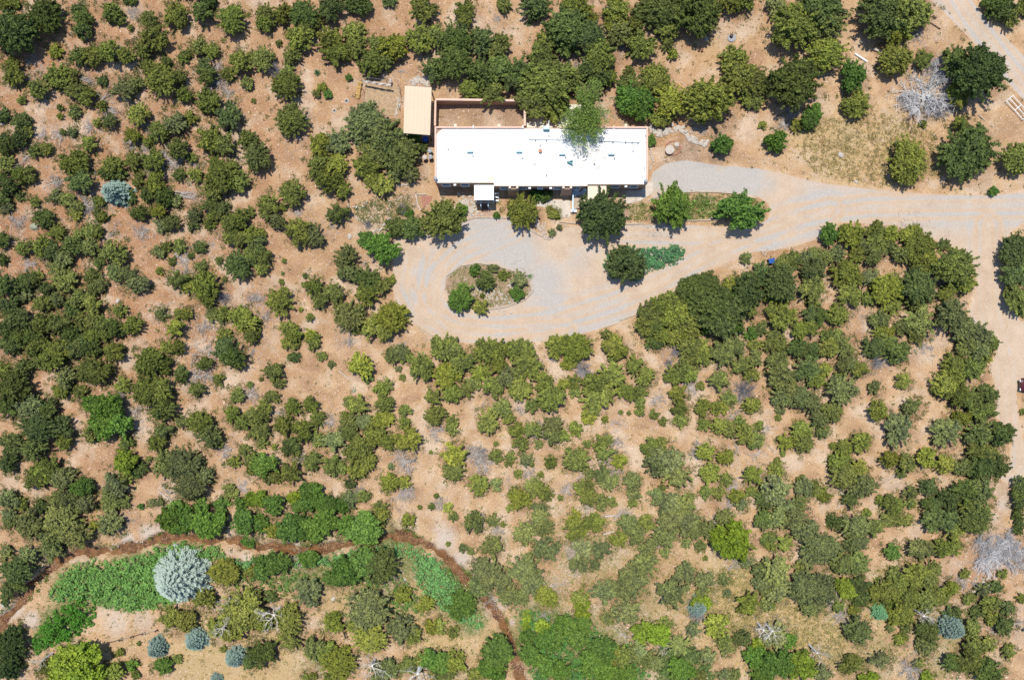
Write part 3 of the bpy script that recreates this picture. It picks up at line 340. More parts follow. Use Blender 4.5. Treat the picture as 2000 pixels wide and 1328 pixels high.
M['leaf'] = foliage("evergreen_foliage"); M['broad'] = foliage("broadleaf_foliage", .32, (1.4, 1.35, 1.0)); M['needle'] = foliage("spruce_needles", .1, (1.45, 1.4, 1.35), .01)
M['bark'] = simple("bark", (.17, .12, .085), .95, .3, 6, bump=.02)
m, t, p = newmat("weathered_deadwood", .9, .15); g = node(t, "ShaderNodeNewGeometry").outputs["Position"]; oi = node(t, "ShaderNodeObjectInfo")
t.links.new(mixc(t, ramp(t, nz(t, g, 4), .3, .7), mixc(t, 1, oi.outputs["Color"], (.55, .52, .5), 'MULTIPLY'), oi.outputs["Color"]), p.inputs["Base Color"]); M['dead'] = m
M['stucco'] = simple("adobe_stucco", (.40, .27, .19), .95, .1, 1.2, bump=.01)
M['cap'] = simple("pink_stucco_cap", (.68, .47, .36), .9, .08, 2)
M['pale_stucco'] = simple("pale_stucco", (.74, .60, .46), .9, .06, 2)
M['white'] = simple("white_paint", (.8, .8, .78), .6, .04, 3)
M['bluewhite'] = simple("pale_blue_paint", (.55, .68, .78), .6, .06, 5)
M['teal'] = simple("teal_paint", (.10, .27, .29), .5, .12, 5)
M['carport'] = simple("tan_metal_roof", (.62, .50, .355), .75, .03, .6)
M['concrete'] = simple("concrete", (.55, .48, .40), .95, .12, 1.5, bump=.004)
M['patio'] = simple("pale_patio_concrete", (.72, .67, .56), .95, .1, 1.2)
M['wood'] = simple("weathered_timber", (.46, .37, .28), .9, .25, 4, bump=.01)
M['dkwood'] = simple("dark_timber", (.12, .08, .06), .9, .3, 4)
M['firewood'] = simple("split_firewood", (.55, .36, .13), .9, .35, 3)
M['stone'] = simple("field_stone", (.50, .40, .32), .9, .3, 3, bump=.02)
M['paler'] = simple("pale_stone", (.50, .44, .37), .9, .2, 3)
M['grnrock'] = simple("greenish_boulder_stone", (.30, .31, .22), .9, .25, 3, bump=.03)
M['black'] = simple("black_plastic", (.02, .02, .022), .45, .2, 5)
M['blue'] = simple("blue_plastic", (.02, .09, .32), .4, .25, 6)
M['grey'] = simple("grey_metal", (.30, .31, .32), .5, .2, 5)
M['terra'] = simple("terracotta", (.5, .24, .13), .8, .15, 5)
M['bed'] = simple("garden_bed_soil", (.34, .235, .15), .95, .35, 2.2, bump=.03)
M['brick'] = simple("red_brick_paving", (.36, .17, .12), .9, .2, 5)
M['glass'], t, p = newmat("window_glass", .08, .5); p.inputs["Base Color"].default_value = (.05, .07, .09, 1)
M['red'], t, p = newmat("red_car_paint", .25, .5); p.inputs["Base Color"].default_value = (.07, .008, .01, 1); p.inputs["Coat Weight"].default_value = .6
M['rubber'] = simple("tyre_rubber", (.02, .02, .02), .9, .1, 5)
M['rock'] = simple("pebble_stone", (.66, .51, .41), .9, .4, 2.5)
m, t, p = newmat("white_roof_membrane", .7, .2); g = node(t, "ShaderNodeNewGeometry").outputs["Position"]
st = node(t, "ShaderNodeVectorMath", operation='DISTANCE'); st.inputs[1].default_value = (-2.8, 21.6, 3.4); t.links.new(g, st.inputs[0])
sm = math_(t, 'MULTIPLY', ramp(t, math_(t, 'ADD', st.outputs["Value"], math_(t, 'MULTIPLY', nz(t, g, 1.2), 1.5)), 2.7, .9), .7)
sm2 = math_(t, 'MULTIPLY', ramp(t, nz(t, g, .5, 6), .5, .75), .25)
#
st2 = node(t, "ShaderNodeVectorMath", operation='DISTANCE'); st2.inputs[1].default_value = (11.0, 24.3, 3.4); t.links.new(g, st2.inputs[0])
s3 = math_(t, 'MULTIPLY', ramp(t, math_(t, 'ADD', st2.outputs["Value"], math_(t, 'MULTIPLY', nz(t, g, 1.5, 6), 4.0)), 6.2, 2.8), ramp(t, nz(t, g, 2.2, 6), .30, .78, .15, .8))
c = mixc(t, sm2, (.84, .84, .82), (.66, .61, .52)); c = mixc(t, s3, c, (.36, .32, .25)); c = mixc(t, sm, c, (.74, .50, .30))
c = mixc(t, ramp(t, nz(t, g, 5, 6), .58, .72, 0, .3), c, (.55, .50, .42)); t.links.new(c, p.inputs["Base Color"]); M['roof'] = m
m, t, p = newmat("muddy_creek_water", .18, .5); g = node(t, "ShaderNodeNewGeometry").outputs["Position"]
v = node(t, "ShaderNodeTexVoronoi"); v.inputs["Scale"].default_value = 3.5; t.links.new(g, v.inputs["Vector"]); vs = node(t, "ShaderNodeSeparateColor"); t.links.new(v.outputs["Color"], vs.inputs[0])
c = mixc(t, ramp(t, nz(t, g, 1.2, 6), .3, .7), (.075, .034, .013), (.24, .12, .045))
c = mixc(t, math_(t, 'MULTIPLY', ramp(t, v.outputs["Distance"], .3, .1), ramp(t, vs.outputs[0], .55, .8, 0, .6)), c, (.33, .21, .11)); t.links.new(c, p.inputs["Base Color"])
b = node(t, "ShaderNodeBump"); b.inputs["Distance"].default_value = .05; t.links.new(nz(t, g, 6, 5), b.inputs["Height"]); t.links.new(b.outputs[0], p.inputs["Normal"]); M['water'] = m

# ------------------------------------------------------------------ ground sheet with painted zones
RED = [(0, 0, 480, 1.0), (120, 500, 460, 1.0), (300, 250, 380, .8), (650, 60, 300, .6), (1150, 100, 160, .7), (100, 900, 220, .6), (450, 450, 200, .6), (1300, 240, 90, .8), (1420, 250, 70, .3), (1560, 600, 160, .5), (1500, 20, 80, .6), (560, 250, 180, .35), (1150, 240, 60, .9), (1900, 1150, 120, .6), (1800, 1150, 90, .5), (250, 1260, 80, .2)]
DRY = [(1150, 960, 150, .42), (1300, 1100, 150, .5), (1000, 870, 120, .3), (1700, 1220, 150, .5), (1450, 930, 130, .35), (1650, 290, 105, .8), (1740, 290, 100, .75), (1580, 260, 60, .8), (1420, 1200, 130, .8), (1560, 1230, 120, .9), (1900, 420, 50, .3), (1800, 130, 60, .35), (1400, 100, 90, .4), (1480, 60, 60, .4), (1900, 100, 90, .3), (1420, 1150, 110, .85), (1330, 1210, 100, .6), (1480, 1230, 110, .85), (1600, 1240, 110, .85), (1700, 1270, 90, .6), (860, 1260, 90, .85), (660, 1190, 60, .7), (520, 1310, 100, .9), (400, 1290, 110, .85), (260, 1250, 80, .45), (220, 1300, 60, .45), (900, 1220, 60, .7), (760, 1200, 60, .6), (560, 1150, 60, .5), (1250, 1130, 60, .4), (1200, 1040, 90, .3), (1400, 430, 50, .5), (820, 1180, 60, .8), (1080, 1010, 120, .25), (1920, 40, 60, .5), (1300, 660, 30, .3), (180, 1010, 60, .2), (1500, 150, 60, .3), (950, 1240, 60, .6), (1350, 930, 90, .25)]
GRN = [(1150, 1090, 130, .5), (1080, 1030, 110, .35), (1230, 1010, 110, .35), (1330, 1060, 90, .3), (1600, 1230, 90, .3), (1000, 1060, 60, .35), (1250, 1180, 80, .5), (1700, 1290, 110, .45), (400, 1190, 70, .4), (560, 1260, 80, .3), (1450, 1100, 60, .3), (1060, 1230, 75, .95), (1130, 1290, 110, 1), (1200, 1250, 60, .6), (1330, 1310, 70, .8), (150, 1150, 60, .9), (260, 1130, 70, .9), (350, 1100, 60, .9), (600, 1100, 90, .7), (760, 1090, 80, .9), (880, 1150, 60, 1), (920, 1210, 40, .9), (700, 1150, 60, .5), (520, 1220, 70, .4), (110, 1220, 50, .9), (1370, 400, 28, .8), (1390, 410, 28, .6), (1750, 1160, 90, .6), (1850, 1240, 110, .5), (1830, 1300, 90, .5), (1000, 1130, 60, .35), (1070, 1160, 60, .6), (620, 1300, 60, .5), (900, 1310, 70, .4), (1200, 1100, 70, .35), (70, 1040, 70, .35), (1480, 1310, 60, .4), (1890, 1290, 90, .4)]
PALE = [(870, 1050, 28, .9), (905, 1090, 24, .9), (860, 1030, 24, .7), (930, 1120, 18, .8), (290, 1040, 22, .9), (250, 1052, 16, .9), (310, 1032, 16, .8), (30, 1190, 22, .9), (60, 1210, 22, .9), (15, 1200, 20, .9), (480, 1088, 20, .7), (450, 1078, 20, .6), (225, 1220, 45, .6), (280, 1215, 35, .6), (570, 1056, 22, .9), (985, 1180, 14, .7), (1000, 1215, 10, .7), (960, 1160, 14, .6), (1960, 985, 22, .8), (1940, 1010, 20, .7), (1830, 650, 40, .5), (1800, 690, 40, .5), (1700, 640, 24, .7), (700, 800, 120, .25), (1320, 850, 60, .25), (900, 950, 100, .2), (1000, 1280, 8, .8), (1940, 250, 40, .4), (1800, 180, 60, .35), (1790, 260, 40, .3), (1180, 970, 60, .3), (560, 1010, 20, .4), (1230, 960, 40, .2), (620, 470, 60, .3), (560, 300, 50, .25)]
BRN = [(1340, 310, 45, .9), (1400, 300, 30, .8), (1300, 330, 22, .8), (745, 195, 34, .9), (745, 170, 26, .8), (930, 225, 50, .7), (880, 225, 45, .7), (1000, 225, 45, .8), (875, 185, 24, .5), (800, 390, 40, .5), (760, 400, 40, .4), (1450, 470, 1, 0), (1290, 390, 24, .5), (700, 170, 30, .4), (1230, 420, 20, .5), (820, 340, 30, .7), (1060, 390, 20, .5), (1400, 260, 30, .6), (1430, 240, 30, .5)]
def inside(px, py, poly):
    r = np.zeros(px.shape, bool); n = len(poly)
    for i in range(n):
        x0, y0 = poly[i]; x1, y1 = poly[(i + 1) % n]
        if y0 == y1: continue
        c = (py > min(y0, y1)) & (py <= max(y0, y1)); r ^= c & (px < (py - y0) * (x1 - x0) / (y1 - y0) + x0)
    return r
def paint(px, py, blobs):
    a = np.zeros(px.shape)
    for x, y, r, s in blobs:
        d2 = ((px - x) ** 2 + (py - y) ** 2) / (r * r); a = np.maximum(a, s * np.exp(-np.minimum(d2, 60) ** 1.0))
    return a
def zones(X, Y, Z):
    px = 1000 + X * F / (H - Z); py = 664 - Y * F / (H - Z)
    return px, py, np.stack([paint(px, py, RED), paint(px, py, DRY), paint(px, py, GRN), np.ones_like(px)], -1), np.stack([paint(px, py, PALE), paint(px, py, BRN), np.zeros_like(px), np.ones_like(px)], -1)
def setcol(m, name, arr):
    a = m.attributes.new(name, 'FLOAT_COLOR', 'POINT'); a.data.foreach_set("color", arr.astype('f').ravel())
def axis(lo, hi, st, far):
    c = list(np.arange(lo, hi + st / 2, st)); a = c[0]; s = st; L = []
    while a > -far: s *= 1.35; a -= s; L.append(a)
    b_ = c[-1]; s = st; R = []
    while b_ < far: s *= 1.35; b_ += s; R.append(b_)
    return np.array(L[::-1] + c + R)
xs = axis(-76, 76, .28, 500); ys = axis(-52, 52, .28, 500)
GX, GY = np.meshgrid(xs, ys); GZ = hz(GX, GY)
def grid_mesh(name, X, Y, Z, keep, mats):
    ny, nx = X.shape; idx = np.arange(ny * nx).reshape(ny, nx)
    q = np.stack([idx[:-1, :-1], idx[:-1, 1:], idx[1:, 1:], idx[1:, :-1]], -1)[keep]
    used = np.unique(q); mp = np.full(ny * nx, -1); mp[used] = np.arange(len(used)); q = mp[q]
    V = np.stack([X.ravel()[used], Y.ravel()[used], Z.ravel()[used]], -1)
    m = bpy.data.meshes.new(name); m.vertices.add(len(V)); m.vertices.foreach_set("co", V.astype('f').ravel())
    m.loops.add(q.size); m.loops.foreach_set("vertex_index", q.ravel().astype('i')); m.polygons.add(len(q))
    m.polygons.foreach_set("loop_start", np.arange(0, q.size, 4, dtype='i')); m.polygons.foreach_set("use_smooth", [True] * len(q))
    m.materials.append(mats); m.update(calc_edges=True); return m, V
m, V = grid_mesh("ground", GX, GY, GZ, np.ones((len(ys) - 1, len(xs) - 1), bool), M['soil'])
_, _, z1, z2 = zones(V[:, 0], V[:, 1], V[:, 2])
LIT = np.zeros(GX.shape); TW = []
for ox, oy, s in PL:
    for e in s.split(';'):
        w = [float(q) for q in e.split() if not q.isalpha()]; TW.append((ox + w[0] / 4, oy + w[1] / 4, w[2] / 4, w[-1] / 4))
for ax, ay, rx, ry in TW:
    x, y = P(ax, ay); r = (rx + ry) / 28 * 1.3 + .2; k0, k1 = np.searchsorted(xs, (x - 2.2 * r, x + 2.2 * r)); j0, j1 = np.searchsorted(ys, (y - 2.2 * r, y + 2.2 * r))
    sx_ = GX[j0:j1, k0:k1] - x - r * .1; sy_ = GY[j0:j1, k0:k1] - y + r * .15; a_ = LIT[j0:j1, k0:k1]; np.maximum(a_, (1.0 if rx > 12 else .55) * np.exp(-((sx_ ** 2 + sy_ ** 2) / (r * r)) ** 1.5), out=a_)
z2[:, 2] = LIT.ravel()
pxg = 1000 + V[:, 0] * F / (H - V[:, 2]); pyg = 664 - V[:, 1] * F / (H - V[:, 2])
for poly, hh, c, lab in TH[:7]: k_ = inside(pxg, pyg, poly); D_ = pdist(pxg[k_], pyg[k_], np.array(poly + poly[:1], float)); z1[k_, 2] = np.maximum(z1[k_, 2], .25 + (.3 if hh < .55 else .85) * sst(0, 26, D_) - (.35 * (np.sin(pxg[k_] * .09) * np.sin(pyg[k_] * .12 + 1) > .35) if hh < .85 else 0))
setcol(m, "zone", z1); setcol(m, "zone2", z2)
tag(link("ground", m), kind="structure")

# drive and roads
DRIVE = [(2600, 360), (2000, 376), (1937, 382), (1850, 381), (1725, 374), (1600, 358), (1530, 340), (1480, 330), (1410, 325), (1340, 314), (1300, 320), (1276, 336), (1268, 362), (1274, 388), (1300, 384),
         (1340, 376), (1380, 374), (1440, 377), (1480, 384), (1500, 396), (1506, 410), (1500, 430), (1480, 441), (1400, 444), (1340, 440), (1260, 440), (1220, 440), (1120, 443), (1080, 452), (1066, 464),
         (1034, 450), (1000, 432), (980, 425), (925, 425), (900, 432), (880, 445), (840, 458), (800, 466), (772, 464), (769, 480), (768, 520), (768, 560), (772, 585), (788, 610), (805, 630), (832, 650), (870, 664), (930, 670),
         (1000, 670), (1075, 664), (1150, 648), (1204, 632), (1245, 614), (1290, 590), (1325, 562), (1360, 540), (1400, 521), (1440, 505), (1470, 492), (1500, 490), (1545, 482), (1600, 466), (1640, 434), (1700, 436), (1750, 440), (1812, 460), (1850, 482),
         (1885, 500), (1908, 535), (1905, 575), (1890, 610), (1905, 640), (1930, 660), (1948, 690), (1932, 715), (1946, 760), (1946, 815), (1978, 845), (1972, 900), (1955, 935), (1985, 950), (2020, 960), (2010, 900), (1998, 860), (1988, 810), (1984, 765),
         (2020, 720), (2040, 660), (2020, 640), (1990, 625), (1968, 570), (1948, 520), (1958, 480), (1975, 452), (2010, 425), (2600, 440)]
ROAD = [(1750, -120), (1817, -2), (1845, 25), (1880, 60), (1925, 110), (1958, 150), (1985, 180), (2015, 210), (2100, 330), (2220, 330), (2100, 200), (2005, 118), (1970, 80), (1935, 45), (1900, 5), (1840, -120)]
TRACKS = [np.array(q, float) for q in ([(1000, 450), (900, 490), (850, 540), (845, 590), (880, 630), (960, 640), (1080, 625), (1200, 590), (1300, 545), (1420, 480), (1550, 425), (1700, 405), (2000, 400)], [(1180, 455), (1350, 460), (1500, 450), (1620, 410)], [(1930, 440), (1930, 600), (1965, 720), (1965, 900)], [(1850, -40), (1900, 40), (1970, 130), (2060, 240)], [(1100, 650), (1000, 655), (900, 650), (830, 620), (800, 560), (810, 500)])]
GRAY = [(960, 460, 60, 1), (1010, 500, 55, .9), (1060, 550, 50, .9), (1080, 590, 30, .9), (900, 500, 50, .6), (830, 530, 30, .7), (800, 580, 25, .6), (1350, 345, 75, 1), (1450, 350, 55, 1), (1290, 350, 30, .9), (1410, 360, 40, .9), (1500, 360, 25, .6), (1700, 400, 80, .45), (1850, 405, 90, .5), (1990, 400, 60, .6), (1800, 410, 60, .45), (1280, 470, 60, .5), (1190, 610, 60, .6), (1150, 630, 60, .5), (1500, 470, 45, .5), (1580, 440, 40, .55), (1130, 510, 40, .5), (980, 640, 50, .4), (1060, 640, 40, .5), (1340, 540, 50, .4), (1900, 640, 20, .5), (1920, 100, 200, .45), (1960, 900, 40, .3), (880, 620, 30, .3), (1600, 380, 60, .5)]
def sheet(name, poly, z, label_=None):
    pw = np.array(poly, float)
    x0, y1_ = P(pw[:, 0].min() - 20, pw[:, 1].min() - 20); x1, y0_ = P(pw[:, 0].max() + 20, pw[:, 1].max() + 20)
    X, Y = np.meshgrid(np.arange(x0, x1, .28), np.arange(y0_, y1_, .28)); Z = hz(X, Y)
    px = 1000 + X * F / (H - Z); py = 664 - Y * F / (H - Z)
    ins = inside(px, py, poly); D = pdist(px, py, np.vstack([pw, pw[:1]])); sd_ = np.where(ins, D, -D)
    k = sd_[:-1, :-1] > -6
    m, V = grid_mesh(name, X, Y, Z + z, k, M['drive'])
    ny, nx = X.shape; idx = np.arange(ny * nx).reshape(ny, nx); q = np.stack([idx[:-1, :-1], idx[:-1, 1:], idx[1:, 1:], idx[1:, :-1]], -1)[k]; used = np.unique(q)
    px, py, s_ = px.ravel()[used], py.ravel()[used], sd_.ravel()[used]
    _, _, a1, a2 = zones(V[:, 0], V[:, 1], V[:, 2]); setcol(m, "zone", a1); setcol(m, "zone2", a2)
    g_ = paint(px, py, GRAY); tn = np.zeros_like(g_)
    for T in TRACKS:
        d = pdist(px, py, T)
        for off in (9, 24): 
            e = np.exp(-((d - off) / 3.0) ** 2); tn = np.maximum(tn, .95 * e)
        g_ = g_ + .35 * np.exp(-((d - 16) / 4) ** 2) + .2 * np.exp(-((d - 36) / 6) ** 2)
    setcol(m, "drive", np.stack([sst(-5, 5, s_), np.clip(g_ - tn * .35, 0, 1), tn, np.ones_like(g_)], -1))
    return tag(link(name, m), kind="structure")
sheet("driveway", DRIVE, .012); sheet("road", ROAD, .012)

# creek water strip
def strip(name, L, w, zf, mat):
    V = []; Fc = []
    L = np.array(L); seg = []
    for a, b_ in zip(L[:-1], L[1:]):
        n = max(1, int(np.hypot(*(b_ - a)) / .6)); seg += [a + (b_ - a) * i / n for i in range(n)]
    seg.append(L[-1]); seg = np.array(seg)
    k = np.array([1, 2, 3, 2, 1]) / 9; pad = np.pad(seg, ((2, 2), (0, 0)), 'edge'); seg = np.stack([np.convolve(pad[:, i], k, 'valid') for i in (0, 1)], -1)
    for i, q in enumerate(seg):
        d = seg[min(i + 1, len(seg) - 1)] - seg[max(i - 1, 0)]; d = d / np.hypot(*d); n = np.array([-d[1], d[0]])
        for s in (-1, -.33, .33, 1):
            r = q + n * s * w; V.append((r[0], r[1], zf(q[0], q[1])))
    for i in range(len(seg) - 1):
        for j in range(3): Fc.append((i * 4 + j + 1, i * 4 + j, (i + 1) * 4 + j, (i + 1) * 4 + j + 1))
    return link(name, mesh_from(name, V, Fc, mat))
tag(strip("creek_water", CW, 1.25, lambda x, y: float(base_h(x, y)) - .68, M['water']), kind="structure")

M['creekstone'] = simple("wet_creek_stone", (.33, .20, .115), .6, .35, 3)
# ------------------------------------------------------------------ house
ZR = 3.3
kz = (H - ZR) / F
def R3(x, y, z=ZR): return P(x, y, z)
house = empty("adobe_house", *P(1057, 310, ZR), 0, 0, "long single-storey adobe house with flat white roof and pink parapet", "house")
hx, hy = house.location.x, house.location.y
def hp(mb, name, mat, parent=None, bev=0):
    mb.v = [(x - hx, y - hy, z) for x, y, z in mb.v]; return mb.build(name, mat, parent or house, bev=bev)
xl, yt = P(849, 247.5, 3.6); xr, _ = P(1265.5, 0, 3.6); _, yb = P(0, 355.5, ZR); _, ym = P(0, 361.8, ZR); _, ye = P(0, 358.6, ZR)
xm0, xm1 = P(965, 0, ZR)[0], P(1147, 0, ZR)[0]
foot = [(xl, yb), (xm0, yb), (xm0, ym), (xm1, ym), (xm1, ye), (xr, ye), (xr, yt), (xl, yt)]
hp(MB().prism(foot, -.3, ZR - .2), "wall", M['stucco'])
e = .03
rp = [(xl + .22, yb - e), (xm0 - e, yb - e), (xm0 - e, ym - e), (xm1 + e, ym - e), (xm1 + e, ye - e), (xr - .22, ye - e), (xr - .22, yt - .22), (xl + 1.0, yt - .22), (xl + .22, yt - .95)]
roof = hp(MB().prism(rp, ZR - .198, ZR), "roof", M['roof'])
pb = MB().box(xl - .02, xl + .22, yb - .02, yt + .02, ZR - .199, ZR + .28).box(xr - .22, xr + .02, ye - .02, yt + .02, ZR - .199, ZR + .28)
pb.box(xl + .22, P(1023, 0, ZR)[0], yt - .2, yt + .02, ZR - .199, ZR + .28).box(P(1093, 0, ZR)[0], xr - .22, yt - .2, yt + .02, ZR - .199, ZR + .28)
hp(pb, "parapet", M['cap'], bev=.03)
hp(MB().prism([(xl + .22, yt - .95), (xl + 1.0, yt - .22), (xl + .22, yt - .22)], ZR - .198, ZR - .05), "roof_corner", M['stucco'])
fb = MB().box(xl + .22, xm0 - e, yb - .12, yb - .032, ZR - .35, ZR - .01).box(xm0 - .03, xm1 + .03, ym - .12, ym - .032, ZR - .35, ZR - .01).box(xm1 + .04, xr - .22, ye - .12, ye - .032, ZR - .35, ZR - .01)
hp(fb, "roof_edge", M['pale_stucco'])
# front windows: frame proud of the wall, glass inside it
for i, (wx, wy, w, yy) in enumerate([(870.6, 359.4, 17, yb), (907.7, 359.4, 17, yb), (984.5, 365.4, 17, ym), (1021, 366, 17, ym), (1055.2, 365.6, 11, ym), (1088.8, 366.6, 16, ym), (1125.8, 366.6, 17, ym), (1202.5, 364.6, 17, ye), (1238.5, 365, 17, ye)]):
    zc = 1.75; x = (wx - 1000) / F * (H - 2.0); hw = w / 2 / 14.2; hh = .62 if w > 12 else .4
    fr = MB()
    for (a0, a1, z0, z1) in ((x - hw, x + hw, zc - hh, zc - hh + .11), (x - hw, x + hw, zc + hh - .11, zc + hh), (x - hw, x - hw + .11, zc - hh + .11, zc + hh - .11), (x + hw - .11, x + hw, zc - hh + .11, zc + hh - .11)):
        fr.box(a0, a1, yy - .07, yy + .02, z0, z1)
    fr.box(x - hw - .04, x + hw + .04, yy - .17, yy - .072, zc - hh - .05, zc - hh + .05)
    f = hp(fr, "window_frame", M['white']); hp(MB().box(x - hw + .1, x + hw - .1, yy - .03, yy + .01, zc - hh + .1, zc + hh - .1), "window_glass", M['glass'], f)
# white scupper boxes (canales) at the front and rear
for wx, yy in ((888.5, yb), (1034.5, ym), (1075.5, ym), (1222.5, ye)):
    x = (wx - 1000) / F * (H - 2.9); hp(MB().box(x - .17, x + .17, yy - .42, yy - .125, 2.55, 2.98), "roof_scupper", M['white'])
for wx in (889.5, 975, 1222):
    x = (wx - 1000) / F * (H - 3.2); hp(MB().box(x - .17, x + .17, yt + .025, yt + .42, 2.9, 3.35), "roof_scupper", M['pale_stucco'])
for wx, y1 in ((924.5, 252), (1021, 252), (1102, 300), (1199.5, 275)):
    x = (wx - 1000) / F * (H - 3.6); ya = yt + .15; yb_ = P(0, y1, 3.4)[1]
    hp(MB().box(x - .07, x + .07, yb_, ya, 3.36 if y1 < 260 else 3.3, 3.68 if y1 < 260 else 3.42), "roof_pipe", M['white'])
# masonry buttresses flanking the recessed bays
for cx in (1003, 1107):
    x = (cx - 1000) / F * (H - 2.5); s = .55
    def taper(xx, yy2): return 2.75 if yy2 > ym - .1 else 2.2
    b_ = MB(); n0 = len(b_.v); w0, w1 = .68, .8
    V = [(x - w0, ym, 2.9), (x + w0, ym, 2.9), (x + w0, ym - .45, 2.75), (x - w0, ym - .45, 2.75), (x - w1, ym, -.1), (x + w1, ym, -.1), (x + w1, ym - .85, -.1), (x - w1, ym - .85, -.1)]
    b_.v = V; b_.f = [(0, 3, 2, 1), (4, 5, 6, 7), (0, 1, 5, 4), (1, 2, 6, 5), (2, 3, 7, 6), (3, 0, 4, 7)]; hp(b_, "buttress", M['stucco'])
    for sx in (-.5, .5): hp(MB().box(x + sx - .14, x + sx + .14, ym - .4, ym - .125, 2.9, 3.22), "buttress_pier", M['pale_stucco'])
# rooftop fittings
for i, (sx, sy, w, d, hh) in enumerate([(918, 296, 12, 6, .28), (1014, 296, 12, 6, .28), (1098, 301, 12, 6, .28), (1194, 301, 12, 6, .28)]):
    x, y = R3(sx, sy, 3.5); sk = hp(MB().box(x - .38, x + .38, y - .2, y + .2, ZR, ZR + .28), "skylight_curb", M['teal']); hp(MB().box(x - .42, x + .42, y - .13, y + .24, ZR + .285, ZR + .36), "skylight_dome", M['bluewhite'], sk, .03)
x, y = R3(1113, 319, 3.5); hp(MB().obox((x, y, ZR + .25), .4, .07, .22, Matrix.Rotation(-.5, 3, 'Z')).obox((x + .1, y + .25, ZR + .2), .3, .06, .15, Matrix.Rotation(.3, 3, 'Z')).tube([(x, y, ZR), (x, y, ZR + .3)], .04, 6), "antenna_bracket", M['teal'])
x, y = R3(1067, 252, 3.5); c_ = hp(MB().box(x - .42, x + .42, y - .24, y + .28, ZR - .01, ZR + .5), "cooler_body", M['teal'], bev=.02); hp(MB().box(x - .4, x + .4, y - .15, y + .27, ZR + .505, ZR + .56), "cooler_lid", M['bluewhite'], c_); hp(MB().tube([(x + .3, y + .3, ZR + .2), (x + .36, y + 1.1, ZR + .2)], .05, 6), "cooler_duct", M['white'], c_)
x, y = R3(1055, 295, 3.5); hp(MB().lathe(x, y, [(.2, ZR), (.2, ZR + .3), (.26, ZR + .32), (.26, ZR + .4), (.1, ZR + .42)], 12), "chimney_pot", M['terra'])
for (vx, vy) in [(1045.8, 273.5), (1067, 273.7), (1072, 264.5), (1171.5, 276), (1197, 277), (1222, 278), (1234.6, 278.5), (1246, 279), (1105, 307), (1200.5, 309), (1236.5, 295), (1044.5, 319.5), (1067, 342), (875, 291), (923.5, 304), (1056, 284), (1161, 320), (1129, 307), (1020, 308), (1140, 305)]:
    x, y = R3(vx, vy, 3.5); hp(MB().lathe(x, y, [(.06, ZR), (.06, ZR + .3), (.095, ZR + .31), (.095, ZR + .38)], 8), "vent_pipe", M['grey'])
hp(MB().tube([(*R3(1032, 273, 3.4), ZR + .1), (*R3(1110, 274, 3.4), ZR + .1), (*R3(1170, 276.3, 3.4), ZR + .1), (*R3(1250, 279, 3.4), ZR + .1)], .035, 6), "roof_conduit", M['grey'])
for (lx, ly) in ((851, 349.5), (1261, 354.5)):
    x, y = R3(lx, ly, 3.6); hp(MB().lathe(x, y, [(.22, ZR + .24), (.26, ZR + .45), (.2, ZR + .7), (.05, ZR + .72)], 12), "corner_lantern", M['grey'])
for (vx, vy) in ((1260.5, 265), (1260, 278), (1259, 328), (1255, 345), (852, 329)):
    x, y = R3(vx, vy, 3.5); hp(MB().box(x - .05, x + .05, y - .12, y + .12, ZR, ZR + .16), "roof_drain", M['grey'])

# ------------------------------------------------------------------ porch (part of the house)
zp = 2.75; x0, y1 = P(926, 358.5, zp); x1, y0 = P(964.5, 391, zp)
pr = hp(MB().prism([(x0, y0), (x1, y0), (x1, y1 - .2), (x0, y1 - .2)], zp - .12, zp), "porch_roof", M['white'], bev=.02)
hp(MB().box(x0 + .03, x1 - .03, y0 + .03, y0 + .15, zp - .35, zp - .122).box(x0 + .03, x0 + .15, y0 + .16, y1 - .4, zp - .35, zp - .122).box(x1 - .15, x1 - .03, y0 + .16, y1 - .4, zp - .35, zp - .122), "porch_beam", M['teal'])
for px_ in (939, 953.5): 
    x = P(px_, 0, 1.5)[0]; hp(MB().box(x - .06, x + .06, y0 - .55, y0 - .43, 0, 1.6), "porch_post", M['bluewhite']); hp(MB().box(x - .05, x + .05, y0 - .42, y0 + .02, 1.5, 1.6), "porch_handrail", M['bluewhite'])
for xx in (x0 + .1, x1 - .1): hp(MB().box(xx - .07, xx + .07, y0 + .17, y0 + .31, 0, zp - .36), "porch_post", M['bluewhite'])
hp(MB().box(x0, x1, y0, y1 - .1, -.1, .42), "porch_floor", M['wood'])
xs0, xs1 = P(940, 0)[0], P(953, 0)[0]
st_ = MB()
for k in range(3): st_.box(xs0, xs1, y0 - .35 * (k + 1), y0 - .35 * k - .004, -.1, .42 - .14 * (k + 1) + .1)
hp(st_, "porch_steps", M['dkwood'])
# entry canopy on the right and concrete apron
zp = 2.9; x0, y1 = P(1148, 362, zp); x1, y0 = P(1184.5, 396, zp)
hp(MB().box(x0, x1, y0, ye - .13, zp - .14, zp), "entry_canopy", M['pale_stucco'], bev=.02)
for xx in (x0 + .15, x1 - .15): hp(MB().box(xx - .09, xx + .09, y0 + .1, y0 + .28, 0, zp - .145), "canopy_post", M['stucco'])

